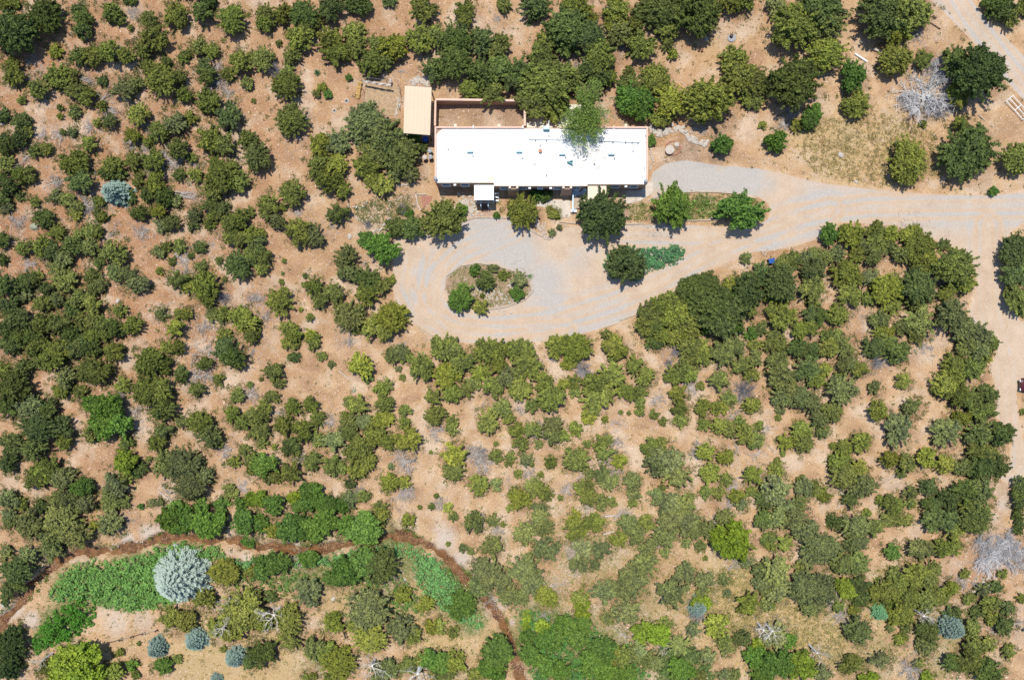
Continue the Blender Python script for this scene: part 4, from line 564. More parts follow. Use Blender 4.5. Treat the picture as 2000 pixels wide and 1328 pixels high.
def sheet_poly(name, pts, z, mat, thick=.25):
    w = [P(*p) for p in pts]; return tag(MB().prism(w, lambda x, y: float(hz(x, y)) - thick, lambda x, y: float(hz(x, y)) + z).build(name, mat), kind="structure")
sheet_poly("patio", [(1027, 218), (1104, 205), (1140, 205), (1140, 252), (1027, 252)], .10, M['patio'])
sheet_poly("side_apron", [(1222, 372), (1252, 372), (1252, 356), (1276, 356), (1274, 378), (1252, 392), (1230, 398), (1222, 398)], .08, M['concrete'])
sheet_poly("front_path", [(1040, 388), (1114, 392), (1114, 424), (1096, 424), (1070, 406), (1042, 402)], .03, M['concrete'])
sheet_poly("brick_path", [(823, 383), (845, 383), (842, 392), (826, 408)], .04, M['brick'])
sheet_poly("garden_bed", [(871, 563), (874, 542), (901, 522), (935, 517), (965, 521), (1009, 534), (1033, 549), (1038, 567), (1024, 583), (985, 597), (940, 603), (900, 603), (882, 584)], .04, M['bed'])
sheet_poly("porch_path", [(936, 412), (962, 412), (966, 424), (930, 424)], .03, M['stucco'])

# ------------------------------------------------------------------ walled courtyard
cw = empty("courtyard_wall", *P(935, 200), 0, 0, "pink-capped adobe wall enclosing the bare yard behind the house", "garden wall"); cx0, cy0 = cw.location.x, cw.location.y
def seg_wall(p0, p1, w, h0, parent, ox, oy, mat, capm):
    (xa, ya), (xb, yb2) = P(*p0, h0), P(*p1, h0); d = Vector((xb - xa, yb2 - ya, 0)); L = d.length; an = math.atan2(d.y, d.x); c = ((xa + xb) / 2 - ox, (ya + yb2) / 2 - oy)
    a = MB().obox((c[0], c[1], h0 / 2 - .2), L / 2, w / 2, h0 / 2 + .14, Matrix.Rotation(an, 3, 'Z')).build("wall_panel", mat, parent)
    b = MB().obox((c[0], c[1], h0), L / 2 + .02, w / 2 + .03, .05, Matrix.Rotation(an, 3, 'Z')).build("wall_cap", capm, parent, bev=.015)
seg_wall((851, 194.5), (1026, 197), .24, 1.6, cw, cx0, cy0, M['stucco'], M['cap'])
seg_wall((850.5, 197), (849.5, 246), .2, 1.6, cw, cx0, cy0, M['stucco'], M['cap'])
seg_wall((1025, 199), (1025, 246), .24, 1.6, cw, cx0, cy0, M['stucco'], M['cap'])
bx = empty("planter_wall", *P(1084, 235), 0, 0, "short reddish wall between the patio and the rear planting", "garden wall")
seg_wall((1085, 228), (1085, 247), .18, .8, bx, bx.location.x, bx.location.y, M['stucco'], M['cap'])

# ------------------------------------------------------------------ carport
cp = empty("carport", *P(816, 216), 0, 0, "open carport with plain tan metal roof left of the house", "carport"); ox, oy = cp.location.x, cp.location.y
def zr(x, y): return 2.75 + .05 * (y - oy + oy - 28) * .6
C4 = [P(790.5, 168, 2.95), P(843, 171, 2.95), P(840, 264.5, 2.7), P(788, 260.5, 2.7)]
MB().prism([(x - ox, y - oy) for x, y in C4], lambda x, y: 2.78 + y * .03, lambda x, y: 2.86 + y * .03).build("roof", M['carport'], cp, bev=.01)
fz = MB()
for i in range(7):
    f = (i + .5) / 7; xa = C4[0][0] + (C4[1][0] - C4[0][0]) * f - ox; xb = C4[3][0] + (C4[2][0] - C4[3][0]) * f - ox; fz.tube([(xa, C4[0][1] - oy - .05, 2.865 + (C4[0][1] - oy) * .03), (xb, C4[3][1] - oy + .05, 2.865 + (C4[3][1] - oy) * .03)], .012, 4)
fz.build("roof_seam", M['carport'], cp)
for (x, y) in C4:
    X_, Y_ = (x - ox) * .93, (y - oy) * .96; MB().box(X_ - .07, X_ + .07, Y_ - .07, Y_ + .07, -.2, 2.76 + Y_ * .03).build("post", M['dkwood'], cp)
MB().box(*sorted(((C4[3][0] - ox) * .9, (C4[2][0] - ox) * .9)), (C4[2][1] - oy) * .955, (C4[2][1] - oy) * .935, 2.45, 2.65).build("beam", M['dkwood'], cp)
MB().box(*sorted(((C4[0][0] - ox) * .9, (C4[1][0] - ox) * .9)), (C4[0][1] - oy) * .935, (C4[0][1] - oy) * .955, 2.45, 2.9).build("beam", M['dkwood'], cp)

def lathe_thing(name, px, py, prof, mat, label, cat, group=None, n=18, z=None):
    x, y, zz = ground_at(px, py); o = MB().lathe(0, 0, prof, n).build(name, mat, None, (x, y, zz)); return tag(o, label, cat, group)
o = lathe_thing("rain_barrel", 832.5, 275.5, [(.36, -.05), (.42, .3), (.44, .6), (.4, .95), (.34, 1.0), (.05, 1.02)], M['blue'], "bright blue barrel below the carport's lower edge", "barrel")
MB().lathe(0, 0, [(.46, .58), (.46, .66)], 18).build("hoop", M['black'], o)
for i, (px, py, lab) in enumerate([(841, 298, "black bin against the house wall, topmost of the three"), (831, 311, "black bin with pale lid, left of the lower pair by the house"), (842, 310, "black bin beside the house wall, lowest on the right")]):
    o = lathe_thing("trash_bin", px, py, [(.24, -.05), (.3, .75), (.32, .8), (.32, .85)], M['black'], lab, "bin", "black bins by the house corner")
    MB().lathe(0, 0, [(.33, .86), (.33, .9), (.2, .96)], 18).build("lid", M['paler'] if i == 1 else M['grey'], o)
    MB().box(-.1, .1, .33, .38, .7, .78).build("handle", M['black'], o)
# blue bin near the lower trees
x, y, z = ground_at(1503, 511); o = MB().box(-.4, .4, -.3, .3, -.05, .85).build("utility_box", M['black'], None, (x, y, z), .15, .03); tag(o, "dark blue-black box at the drive's lower edge, beside a loose timber", "storage box")
MB().box(-.43, .43, -.33, .33, .855, .93).build("lid", M['blue'], o, bev=.02)

# white railing with bench, chairs
rl = empty("porch_railing", *P(1118, 392), 0, 0, "long white railing in front of the house, left of the large round pine", "railing"); ox, oy = rl.location.x, rl.location.y
ya, yb2 = P(0, 372, 1)[1] - oy, P(0, 412, 1)[1] - oy
MB().box(-.09, .09, yb2, ya, .98, 1.06).build("top_rail", M['bluewhite'], rl, bev=.01)
for k in range(7):
    y_ = yb2 + .1 + (ya - yb2 - .2) * k / 6; MB().box(-.04, .04, y_ - .04, y_ + .04, -.1, .975).build("baluster", M['white'], rl)
MB().box(-.07, .07, yb2, ya, .1, .16).build("bottom_rail", M['white'], rl)
bn = empty("garden_bench", *P(1120, 413), 0, 0, "small white bench at the lower end of the white railing", "bench")
MB().box(-.42, .42, -.2, .2, .42, .48).build("seat", M['white'], bn, bev=.01); MB().box(-.3, .3, .205, .26, .4, .75).build("backrest", M['bluewhite'], bn)
for a in (-1, 1):
    for b_ in (-1, 1): MB().box(a * .36 - .03, a * .36 + .03, b_ * .15 - .03, b_ * .15 + .03, -.1, .415).build("leg", M['white'], bn)
sheet_poly("front_deck", [(1121, 372), (1146, 372), (1146, 408), (1121, 408)], .3, M['wood'])
def chair(px, py, rz, lab):
    x, y = P(px, py, .8); r = empty("garden_chair", x, y, .3, rz, lab, "chair", "pale blue chairs by the white railing")
    MB().obox((0, 0, .36), .27, .26, .025, Matrix.Rotation(.15, 3, 'X')).build("seat", M['bluewhite'], r, bev=.01)
    bb = MB()
    for k in range(5): bb.obox(((k - 2) * .115, .36, .66 + .05 * (2 - abs(k - 2))), .05, .015, .36 + .05 * (2 - abs(k - 2)), Matrix.Rotation(-.42, 3, 'X'))
    bb.build("backrest", M['bluewhite'], r)
    for s in (-1, 1):
        MB().box(s * .33 - .06, s * .33 + .06, -.3, .3, .54, .57).build("armrest", M['bluewhite'], r)
        MB().box(s * .31 - .03, s * .31 + .03, -.28, -.2, 0, .535).build("leg", M['bluewhite'], r); MB().box(s * .31 - .03, s * .31 + .03, .2, .28, 0, .535).build("leg", M['bluewhite'], r)
chair(1127, 377.5, math.radians(18), "left of two pale blue slatted chairs inside the white railing"); chair(1139.5, 377.5, math.radians(-28), "right of two pale blue slatted chairs inside the white railing")
# step ladder by the porch
ld = empty("plant_stand", *P(969.5, 388), 0, 0, "white tiered stand against the porch's right side", "plant stand")
for k, yy in enumerate((.55, .1, -.35)): MB().box(-.3, .3, yy - .12, yy + .12, .75 - .22 * k, .79 - .22 * k).build("shelf", M['white'], ld)
for s in (-1, 1): MB().obox((s * .33, .1, .42), .025, .62, .03, Matrix.Rotation(.45, 3, 'X')).build("side_rail", M['white'], ld)

# ------------------------------------------------------------------ borders of stone and timber
def stones_line(pts, label, w=.22, step=.28, mat='stone', jit=.08, rows=1):
    kind = 'stuff' if jit >= .3 or 'scattered' in label or 'broken' in label else None
    W_ = [ground_at(*p)[:2] for p in pts]; cx, cy = W_[0]; b = MB(); r_ = random.Random(int(pts[0][0] * 7 + pts[0][1]))
    for a, c in zip(W_[:-1], W_[1:]):
        L = math.hypot(c[0] - a[0], c[1] - a[1]); n = max(1, int(L / step))
        for i in range(n):
            for _ in range(rows):
                t_ = (i + r_.random()) / n; x = a[0] + (c[0] - a[0]) * t_ + r_.gauss(0, jit); y = a[1] + (c[1] - a[1]) * t_ + r_.gauss(0, jit); b.rock((x - cx, y - cy, float(hz(x, y)) + .05), w * r_.uniform(.5, 1), r_, .7)
    return tag(b.build("loose_rubble" if kind else "stone_border", M[mat], None, (cx, cy, 0)), label, "loose stones" if kind else "stone border", None, kind)
stones_line([(1271, 248), (1280, 262), (1290, 262), (1304, 255), (1322, 250), (1338, 258), (1348, 270), (1362, 277), (1385, 279)], "curved broad stone edging below the trees at the house's right end", .3, .16, 'paler', .22, 2)
stones_line([(1268, 331), (1277, 322), (1276, 312), (1270, 300), (1272, 290)], "short stone edging along the house's right wall", .18, .2, 'paler')
stones_line([(761, 394), (759, 412), (757, 430)], "vertical stone row in the middle of the left garden", .17, .2)
stones_line([(728, 386), (731, 398), (732, 410)], "vertical stone row at the left part of the garden", .15, .22)
stones_line([(763, 393), (776, 391), (788, 384)], "slanting stone row at the top of the left garden", .17, .2)
stones_line([(676, 400), (686, 404), (700, 406), (711, 404), (715, 392)], "hook-shaped stone row at the garden's far left", .17, .2, 'paler')
stones_line([(688, 422), (700, 427), (708, 431)], "short low stone row right of the lone dark pine", .16, .2, 'paler')
stones_line([(733, 450), (745, 447), (752, 436), (762, 428)], "lower stone row above the hedge-like pines", .18, .18, 'paler', .12, 2)
stones_line([(772, 364), (790, 361), (812, 358)], "stone row under the big tree left of the house", .17, .2, 'paler')
stones_line([(1041, 404), (1045, 424), (1052, 440), (1062, 462), (1072, 466)], "pinkish stone border right of the round porch juniper", .24, .15, 'stone', .2, 2)
stones_line([(1066, 400), (1090, 408), (1097, 420), (1096, 432)], "stone edging around the weedy bed before the front path", .16, .18, 'paler', .12)
stones_line([(1075, 428), (1090, 438), (1110, 443)], "broken stones below the weedy bed", .16, .18, 'stone', .2)
stones_line([(895, 400), (910, 405), (925, 412), (930, 422)], "scattered flagstones left of the porch steps", .22, .1, 'paler', .55, 3)
stones_line([(905, 392), (915, 400)], "pale rubble before the left front windows", .2, .08, 'paler', .5, 3)
stones_line([(1262, 392), (1285, 386), (1300, 374)], "stone edging at the tip of the concrete apron", .18, .2, 'paler')
stones_line([(780, 190), (779, 205), (775, 220), (771, 230)], "stone row along the carport's left side", .17, .16, 'paler', .12, 2)
stones_line([(808, 163), (815, 157), (826, 157), (838, 164)], "heap of pale stones above the carport roof", .2, .05, 'paler', .3, 3)
stones_line([(930, 560), (960, 580), (990, 590), (1000, 570), (1010, 550)], "pale rubble scattered inside the oval island bed", .18, .12, 'paler', .7, 2)
stones_line([(905, 545), (930, 575), (960, 596)], "second scatter of stones at the island bed's left side", .15, .2, 'stone', .7)
stones_line([(130, 1082), (200, 1074), (260, 1060), (330, 1047)], "stones lining the creek's upper bank at left", .18, .3, 'stone', .25)
stones_line([(45, 1150), (80, 1112), (100, 1100)], "pale stones beside the creek's left end", .18, .2, 'paler', .2)
stones_line([(1640, 990), (1650, 960), (1620, 920)], "rocky patch above the diagonal tree mass", .14, .12, 'paler', .6, 2)
stones_line([(1930, 1130), (1900, 1140), (1950, 1150)], "white stones at the foot of the grey brush field", .18, .2, 'paler', .6)
# stones lying in the creek
b = MB(); r_ = random.Random(8)
for a, c in zip(CW[:-1], CW[1:]):
    L = math.hypot(*(c - a))
    for _ in range(int(L * 12)):
        t_ = r_.random(); x, y = a + (c - a) * t_; x += r_.gauss(0, .55); y += r_.gauss(0, .55); b.rock((x, y, float(base_h(x, y)) - .68), r_.uniform(.03, .11), r_)
tag(b.build("creek_stones", M['creekstone']), "brown stones lying in the shallow creek", "stones", kind="stuff")
def timber(pts, label, w=.11, h=.16, mat='wood', cat="timber edging", name="timber_edging"):
    Wp = [ground_at(*p) for p in pts]; r = empty(name, *Wp[0], 0, label, cat); x0, y0, z0 = Wp[0]
    for a, c in zip(Wp[:-1], Wp[1:]):
        d = Vector(c) - Vector(a); mid_ = (Vector(a) + Vector(c)) / 2 - Vector((x0, y0, z0)); rot = Matrix.Rotation(math.atan2(d.y, d.x), 3, 'Z')
        MB().obox((mid_.x, mid_.y, mid_.z + h * .35), d.length / 2 - .02, w, h / 2 + .03, rot).build("timber", M[mat], r, bev=.015)
    return r
timber([(869, 566), (871, 540), (900, 519), (935, 514), (965, 518), (1010, 531), (1036, 548), (1041, 568), (1026, 585), (985, 600), (940, 606)], "angular timber frame around the oval island bed", .09)
timber([(869, 566), (881, 584)], "short leaning timber at the island bed's left tip", .09)
timber([(893, 437), (925, 425), (962, 425), (998, 426)], "timber edging between the drive and the porch path")
timber([(1033, 446), (1047, 455), (1062, 462)], "slanting double timber below the round porch juniper", .14)
timber([(1061, 461), (1066, 432)], "upright pale timber meeting the slanting double timber", .09)
timber([(1094, 434), (1126, 437)], "timber left of the large round front pine", .08)
timber([(1221, 438), (1258, 437)], "timber right of the large round front pine", .09)
timber([(1308, 433), (1350, 431), (1402, 430)], "timber edging between the long bed's two trees", .08)
timber([(1342, 376), (1362, 375), (1400, 376), (1440, 379), (1476, 388)], "thin timber edging on the upper side of the long bed", .07)
timber([(769, 463), (771, 479)], "short timber at the drive loop's upper left", .08)
timber([(1178, 640), (1205, 631)], "left of two rusty timbers at the drive's lower edge", .09)
timber([(1210, 626), (1243, 614)], "right of two rusty timbers at the drive's lower edge", .09)
timber([(800, 620), (820, 640), (845, 656)], "timber edging at the drive loop's lower left bend", .07)
timber([(1486, 490), (1493, 500), (1500, 485)], "loose bent timber beside the dark blue-black box", .08)
timber([(812, 379), (816, 400), (822, 412)], "long pale timber left of the brick path", .08, .16, 'paler')
timber([(814, 380), (833, 380)], "short pale timber above the brick path", .08, .16, 'paler')
timber([(1668, 106), (1693, 122)], "longer whitewashed log on the slope below the two top right trees", .11, .25, 'white', "log", "log")
timber([(1704, 97), (1722, 104)], "shorter whitewashed log touching the tree above the dry grass", .13, .3, 'paler', "log", "log")
timber([(1816, 45), (1836, 58)], "dark plank lying beside the upper right road", .06, .12, 'dkwood', "plank", "plank")
timber([(1820, 33), (1829, 36)], "short dark post beside the upper right road", .08, .14, 'dkwood', "post", "post")
timber([(662, 724), (672, 732), (683, 742)], "fallen white stick on the bare slope below the loop", .07, .12, 'paler', "stick", "stick")
timber([(1143, 1014), (1180, 1007), (1246, 1002)], "upper of two long fallen trunks in the lower scrub", .1, .18, 'paler', "fallen log", "fallen_log")
timber([(1178, 1042), (1205, 1036)], "lower, shorter of two fallen trunks in the lower scrub", .09, .16, 'paler', "fallen log", "fallen_log")
timber([(310, 958), (330, 975), (345, 985)], "pale fallen trunk between the large round crown and the creek", .08, .14, 'paler', "fallen log", "fallen_log")
timber([(87, 364), (108, 358), (128, 351)], "grey fallen pole left of the round blue spruce", .05, .1, 'paler', "pole", "pole")
timber([(104, 400), (150, 400), (185, 407), (205, 409)], "long thin fallen pole below the round blue spruce", .05, .1, 'dkwood', "pole", "pole")
timber([(402, 174), (420, 168), (438, 152)], "dark charred log among the twisted branches near the yucca", .07, .12, 'dkwood', "log", "log")
timber([(1910, 225), (1925, 237)], "broken board below the white pipe gate", .06, .1, 'wood', "board", "board")
timber([(1318, 160), (1325, 165), (1336, 174)], "orange board path edge at the round olive tree's left", .06, .1, 'firewood', "board", "board")
timber([(1328, 178), (1330, 195), (1328, 222)], "orange timber running down between the two groves", .06, .1, 'firewood', "board", "board")

# rail fence lower left
fr_ = [ground_at(192, 1264), ground_at(212, 1254), ground_at(238, 1247), ground_at(260, 1241), ground_at(283, 1235), ground_at(308, 1229)]
rf = empty("rail_fence", *fr_[0], 0, "broken low rail fence with dark posts on the dry bank", "fence"); q0 = Vector(fr_[0])
for i, p_ in enumerate(fr_):
    d = Vector(p_) - q0; MB().box(d.x - .07, d.x + .07, d.y - .07, d.y + .07, d.z - .2, d.z + .75).build("post", M['dkwood'], rf)
    if i < 5:
        e_ = Vector(fr_[i + 1]) - q0; MB().tube([d + Vector((.06, .09, .5)), e_ + Vector((-.06, .09, .45))], .045, 5).build("rail", M['dkwood'] if i % 2 else M['wood'], rf)
# black sawhorse
x, y, z = ground_at(676, 1236); sh = empty("sawhorse", x, y, z, .3, "small black sawhorse on the pale patch by the creek flats", "sawhorse")
MB().box(-.08, .08, -.45, .45, .7, .8).build("beam", M['black'], sh)
for s in (-1, 1):
    for u_ in (-1, 1): MB().tube([(s * .07, u_ * .38, .7), (s * .38, u_ * .42, 0)], .035, 4).build("leg", M['black'], sh)
# white pipe gate at the right
x, y, z = ground_at(1985, 212); gt = empty("pipe_gate", x, y, z, math.radians(-48), "white pipe gate lying beside the upper road at the right edge", "gate")
for yy in (-.55, 0.0, .55): MB().tube([(-1.7, yy, .3 + yy * .1), (1.7, yy, .3 + yy * .1)], .045, 6).build("bar", M['white'], gt)
for xx in (-1.7, 0, 1.7): MB().tube([(xx, -.6, .25), (xx, .6, .36)], .05, 6).build("upright", M['white'], gt)
# stone table, slab, fire ring, manhole, pits
ft = empty("fire_pit", *P(1311, 290), 0, 0, "low brick ring around the two round slabs by the turnaround", "fire pit"); b = MB(); r_ = random.Random(4)
for k in range(34):
    a = 6.283 * k / 34; b.rock((math.cos(a) * 1.0 + .25, math.sin(a) * .95, .05), .13, r_)
b.build("stone_ring", M['brick'], ft)
o = lathe_thing("stone_table", 1306.5, 294.5, [(.3, -.05), (.3, .35), (.6, .36), (.63, .4), (.63, .48), (.58, .5)], M['paler'], "larger round stone table inside the brick ring", "table", n=24)
o = lathe_thing("millstone", 1321.5, 283, [(.34, -.05), (.36, .1), (.3, .16), (.08, .17)], M['paler'], "smaller round millstone beside the stone table", "millstone", n=20)
o = lathe_thing("manhole_cover", 1429, 74.5, [(.55, -.05), (.6, .06), (.5, .1)], M['grey'], "round grey concrete well cover on the slope near the top", "well cover", n=20); MB().lathe(-.12, .2, [(.22, .1), (.24, .42), (.18, .48)], 14).build("cap", M['dkwood'], o)
for px, py, r_0, lab in ((677, 198, .27, "upper right of two small stone rings left of the fenced plot"), (653, 217, .24, "lower left of two small stone rings left of the fenced plot")):
    x, y, z = ground_at(px, py); b = MB(); rr_ = random.Random(int(px))
    for k in range(13): a = 6.283 * k / 13; b.rock((math.cos(a) * r_0, math.sin(a) * r_0, .05), .09, rr_)
    o = tag(b.build("stone_ring", M['paler'], None, (x, y, z)), lab, "stone ring", "small stone rings"); MB().lathe(0, 0, [(r_0 * .8, 0), (r_0 * .8, .03)], 14).build("ash_bed", M['black'], o)
o = lathe_thing("flower_pot", 1370.5, 99.5, [(.12, 0), (.18, .3), (.2, .32), (.2, .36)], M['terra'], "small pot on the dry slope below the pale block", "pot"); MB().lathe(0, 0, [(.16, .362), (.1, .38)], 12).build("pot_soil", M['dkwood'], o)
# boulders
for i, (px, py, r_0, mt, lab) in enumerate([(69, 443, .5, 'grnrock', "greenish boulder on bare soil near the left edge"), (230, 588, .27, 'paler', "small white boulder below the long grey-green crown on the left"), (1379, 77, .32, 'paler', "pale block of rock left of the round well cover"), (1642, 303, .38, 'paler', "white rock in the dry grass above the wide drive"),
      (1192, 973, .33, 'paler', "flat white stone in the scrub of the lower centre"), (692, 763, .25, 'grnrock', "small grey boulder on the bare slope left of centre"), (683, 462, .33, 'paler', "pale slab of rock left of the loop's upper trees"), (1672, 355, .22, 'paler', "yellowish rock at the drive's upper verge"), (5, 243, .26, 'stone', "small grey rock at the left edge"), (651, 1169, .28, 'paler', "pale stone in the grass inside the creek's lower flats"), (791, 1133, .25, 'paler', "small white stone on the dark patch beside the willows"), (8, 1180, .4, 'paler', "pale rock by the creek at the left edge"), (1272, 838, .15, 'stone', "small pinkish stone on the path above the olive crown")]):
    x, y, z = ground_at(px, py); m_ = bpy.data.meshes.new("boulder"); bm = bmesh.new(); bmesh.ops.create_icosphere(bm, subdivisions=3, radius=1)
    for v in bm.verts:
        k = 1 + .28 * mnoise.noise(v.co * 1.6 + Vector((i * 7, 0, 0))) + .08 * mnoise.noise(v.co * 5); v.co = Vector((v.co.x * 1.25 * k * r_0, v.co.y * .9 * k * r_0, v.co.z * .6 * k * r_0))
    bm.to_mesh(m_); bm.free(); m_.materials.append(M[mt]); tag(link("boulder", m_, None, (x, y, z + r_0 * .15), i * .8), lab, "boulder", "boulders on the slopes")

# fenced plot with firewood and fence
sheet_poly("plot_bed", [(714, 157), (752, 158), (780, 170), (782, 196), (776, 225), (745, 228), (711, 206)], .05, M['plot'] if 'plot' in M else M['soilbed'] if 'soilbed' in M else simple("straw_bed", (.40, .28, .17), .95, .3, 3, bump=.03))
fw = empty("firewood_stack", *P(701.5, 178), 0, math.radians(-8), "stack of yellow split logs at the left of the fenced plot", "firewood"); r_ = random.Random(2)
for k in range(14):
    for l_ in range(2):
        yy = -1.15 + k * .175; MB().tube([(-.27 + r_.uniform(-.06, .06), yy + r_.uniform(-.03, .03), .1 + l_ * .19), (.27 + r_.uniform(-.06, .06), yy + r_.uniform(-.03, .03), .1 + l_ * .19)], r_.uniform(.07, .1), 6).build("split_log", M['firewood'], fw)
pf = empty("wire_fence", *P(748, 158), 0, 0, "low wire and post fence around the small straw-covered plot", "fence"); q0 = Vector((*P(748, 158), 0)); fp = [P(712, 206), (P(711, 180)), P(713, 156), P(732, 158), P(756, 162), P(779, 168), P(783, 185), P(780, 212)]
for i, p_ in enumerate(fp):
    MB().tube([(p_[0] - q0.x, p_[1] - q0.y, -.2), (p_[0] - q0.x, p_[1] - q0.y, 1.0)], .045, 6).build("post", M['dkwood'], pf)
    if i < len(fp) - 1:
        n_ = fp[i + 1]; MB().tube([(p_[0] - q0.x, p_[1] - q0.y, .9), (n_[0] - q0.x, n_[1] - q0.y, .9)], .015, 4).build("wire", M['grey'], pf)
tp = MB(); nn_ = 14
for i in range(nn_ + 1):
    for j in range(3): tp.v.append((i * .28 - 2, (j - 1) * .16 + .04 * math.sin(i * 2.1 + j), .95 + .1 * math.sin(i * 1.7 + j * 2) - .12 * abs(j - 1)))
for i in range(nn_):
    for j in range(2): tp.f.append((i * 3 + j, (i + 1) * 3 + j, (i + 1) * 3 + j + 1, i * 3 + j + 1))
o = tp.build("crumpled_cloth", M['paler'], None, (*P(737, 163, .9), 0), math.radians(-8)); o.modifiers.new("thickness", 'SOLIDIFY').thickness = .02; tag(o, "crumpled grey-white cloth draped on the plot fence's top side", "cloth")
o = MB().box(-.13, .13, -.3, .3, 0, .35).build("white_bucket", M['white'], None, (*P(763, 160), 0), -.1, .04); tag(o, "small white container at the plot fence's upper right", "container"); MB().box(-.11, .11, -.28, .28, .352, .37).build("lid", M['paler'], o)

# parked car, mostly beyond the right edge
car = empty("parked_car", *P(2023, 752, .5), 0, math.radians(0), "dark red car cut off by the right edge beside the side road", "car")
def loft(secs, mat, name, par):
    b = MB(); n = len(secs[0][1])
    for x, pr_ in secs:
        for (y, z) in pr_: b.v.append((x, y, z))
    for i in range(len(secs) - 1):
        for k in range(n): k2 = (k + 1) % n; b.f.append((i * n + k, (i + 1) * n + k, (i + 1) * n + k2, i * n + k2))
    b.f.append(tuple(range(n))); b.f.append(tuple((len(secs) - 1) * n + k for k in range(n))[::-1])
    o = b.build(name, mat, par); o.modifiers.new("sub", 'SUBSURF').levels = 2; o.modifiers["sub"].render_levels = 2; return o
def sec(w, z0, z1): return [(-w * .85, z0), (w * .85, z0), (w, z0 + .18), (w, z1 - .15), (w * .86, z1), (-w * .86, z1), (-w, z1 - .15), (-w, z0 + .18)]
loft([(-2.25, sec(.72, .35, .72)), (-2.1, sec(.84, .28, .82)), (-1.2, sec(.9, .25, .95)), (0, sec(.91, .25, .98)), (1.3, sec(.9, .25, 1.0)), (2.05, sec(.85, .28, .95)), (2.2, sec(.75, .35, .8))], M['red'], "body", car)
loft([(-1.15, [(y * .95, z) for y, z in sec(.75, .9, 1.1)]), (-.5, sec(.74, .92, 1.42)), (.7, sec(.74, .92, 1.45)), (1.6, sec(.74, .92, 1.12))], M['glass'], "windows", car)
MB().box(-.45, .75, -.6, .6, 1.43, 1.47).build("roof_panel", M['red'], car, bev=.02)
for xx in (-1.4, 1.4):
    for yy in (-.85, .85):
        w_ = MB().tube([(xx, yy - .1, .32), (xx, yy + .1, .32)], .32, 18).build("tyre", M['rubber'], car); MB().tube([(xx, yy - .115, .32), (xx, yy + .115, .32)], .18, 12).build("rim", M['grey'], w_)
for yy in (-.6, .6): MB().box(-2.3, -2.2, yy - .15, yy + .15, .55, .68).build("headlight", M['white'], car)


# ------------------------------------------------------------------ foliage builders
def leaf_quads(C, N, size, rs, asp=1.6, up=None):
    """quads centred at C, facing N, half-length size"""
    n = len(C); N = N / np.linalg.norm(N, axis=1, keepdims=True)
    r = rs.normal(size=(n, 3)) if up is None else up + rs.normal(size=(n, 3)) * .25
    T = np.cross(N, r); T /= np.linalg.norm(T, axis=1, keepdims=True) + 1e-9; B = np.cross(N, T)
    if up is not None: T, B = B, T
    a = T * (size * asp ** .5)[:, None]; b = B * (size / asp ** .5)[:, None]
    j = rs.uniform(.6, 1.25, (4, n, 1))
    V = np.stack([C - a * j[0], C - b * j[1] + a * .15, C + a * j[2], C + b * j[3] + a * .15], 1)
    return V.reshape(-1, 3)
def quad_mesh(name, V, tone, mats, extra=None):
    """V: n*4 quad verts; extra: (verts, faces) appended with material 1"""
    nq = len(V) // 4; F4 = np.arange(nq * 4).reshape(-1, 4)
    ev, ef = (extra if extra else ([], []))
    m = bpy.data.meshes.new(name); allv = np.vstack([V, np.array(ev).reshape(-1, 3)]) if len(ev) else V
    loops = list(F4.ravel()); st = list(range(0, nq * 4, 4)); 
    for f in ef:
        st.append(len(loops)); loops += [i + nq * 4 for i in f]
    m.vertices.add(len(allv)); m.vertices.foreach_set("co", allv.astype('f').ravel())
    m.loops.add(len(loops)); m.loops.foreach_set("vertex_index", np.array(loops, 'i'))
    m.polygons.add(len(st)); m.polygons.foreach_set("loop_start", np.array(st, 'i'))
    for a in (mats if isinstance(mats, (list, tuple)) else [mats]): m.materials.append(a)
    if len(ef): m.polygons.foreach_set("material_index", np.array([0] * nq + [1] * len(ef), 'i'))
    m.update(calc_edges=True)
    a = m.attributes.new("tone", 'FLOAT', 'FACE'); a.data.foreach_set("value", np.concatenate([tone, np.zeros(len(ef))]).astype('f'))
    return m
def crown_points(R, Hc, nl, ncl, rs, flat=.8, lob=(.34, .52)):
    """clump centres on the skin of a heap of lobes; returns centres, outward normals"""
    ang = rs.uniform(0, 6.283, nl) ; rr = np.sqrt(rs.uniform(.08, 1, nl)) * .74 * R
    lr = rs.uniform(lob[0], lob[1], nl) * R; lr[0] = .42 * R; rr[0] = .1 * R
    rr = np.minimum(rr, R * 1.02 - lr)
    L = np.stack([rr * np.cos(ang), rr * np.sin(ang), Hc * (.80 - .42 * (rr / R) ** 1.5) + rs.uniform(-.08, .06, nl) * Hc - lr * flat * .75], -1)
    L[:, 2] = np.maximum(L[:, 2], lr * .45)
    w = lr ** 2 / (lr ** 2).sum(); k = rs.choice(nl, ncl * 3, p=w)
    d = rs.normal(size=(ncl * 3, 3)); d[:, 2] += .35; d /= np.linalg.norm(d, axis=1, keepdims=True)
    rad = rs.uniform(.74, 1.12, ncl * 3); sp_ = rs.uniform(0, 1, ncl * 3) < .17; rad[sp_] = rs.uniform(1.08, 1.38, sp_.sum())
    rad *= 1 + .16 * np.sin(d[:, 0] * 5 + k * 1.7) * np.sin(d[:, 1] * 6 + k)
    # break the skin with low-frequency dents
    C = L[k] + d * (lr[k] * rad)[:, None] * [1, 1, flat]
    dd = np.linalg.norm((C[:, None] - L[None]) / [1, 1, flat], axis=2) / lr[None]
    dd[np.arange(len(k)), k] = 9
    ok = (dd.min(1) > .66) & (C[:, 2] > .06 * Hc)
    C, d = C[ok][:ncl], d[ok][:ncl]
    return C, d, L, lr
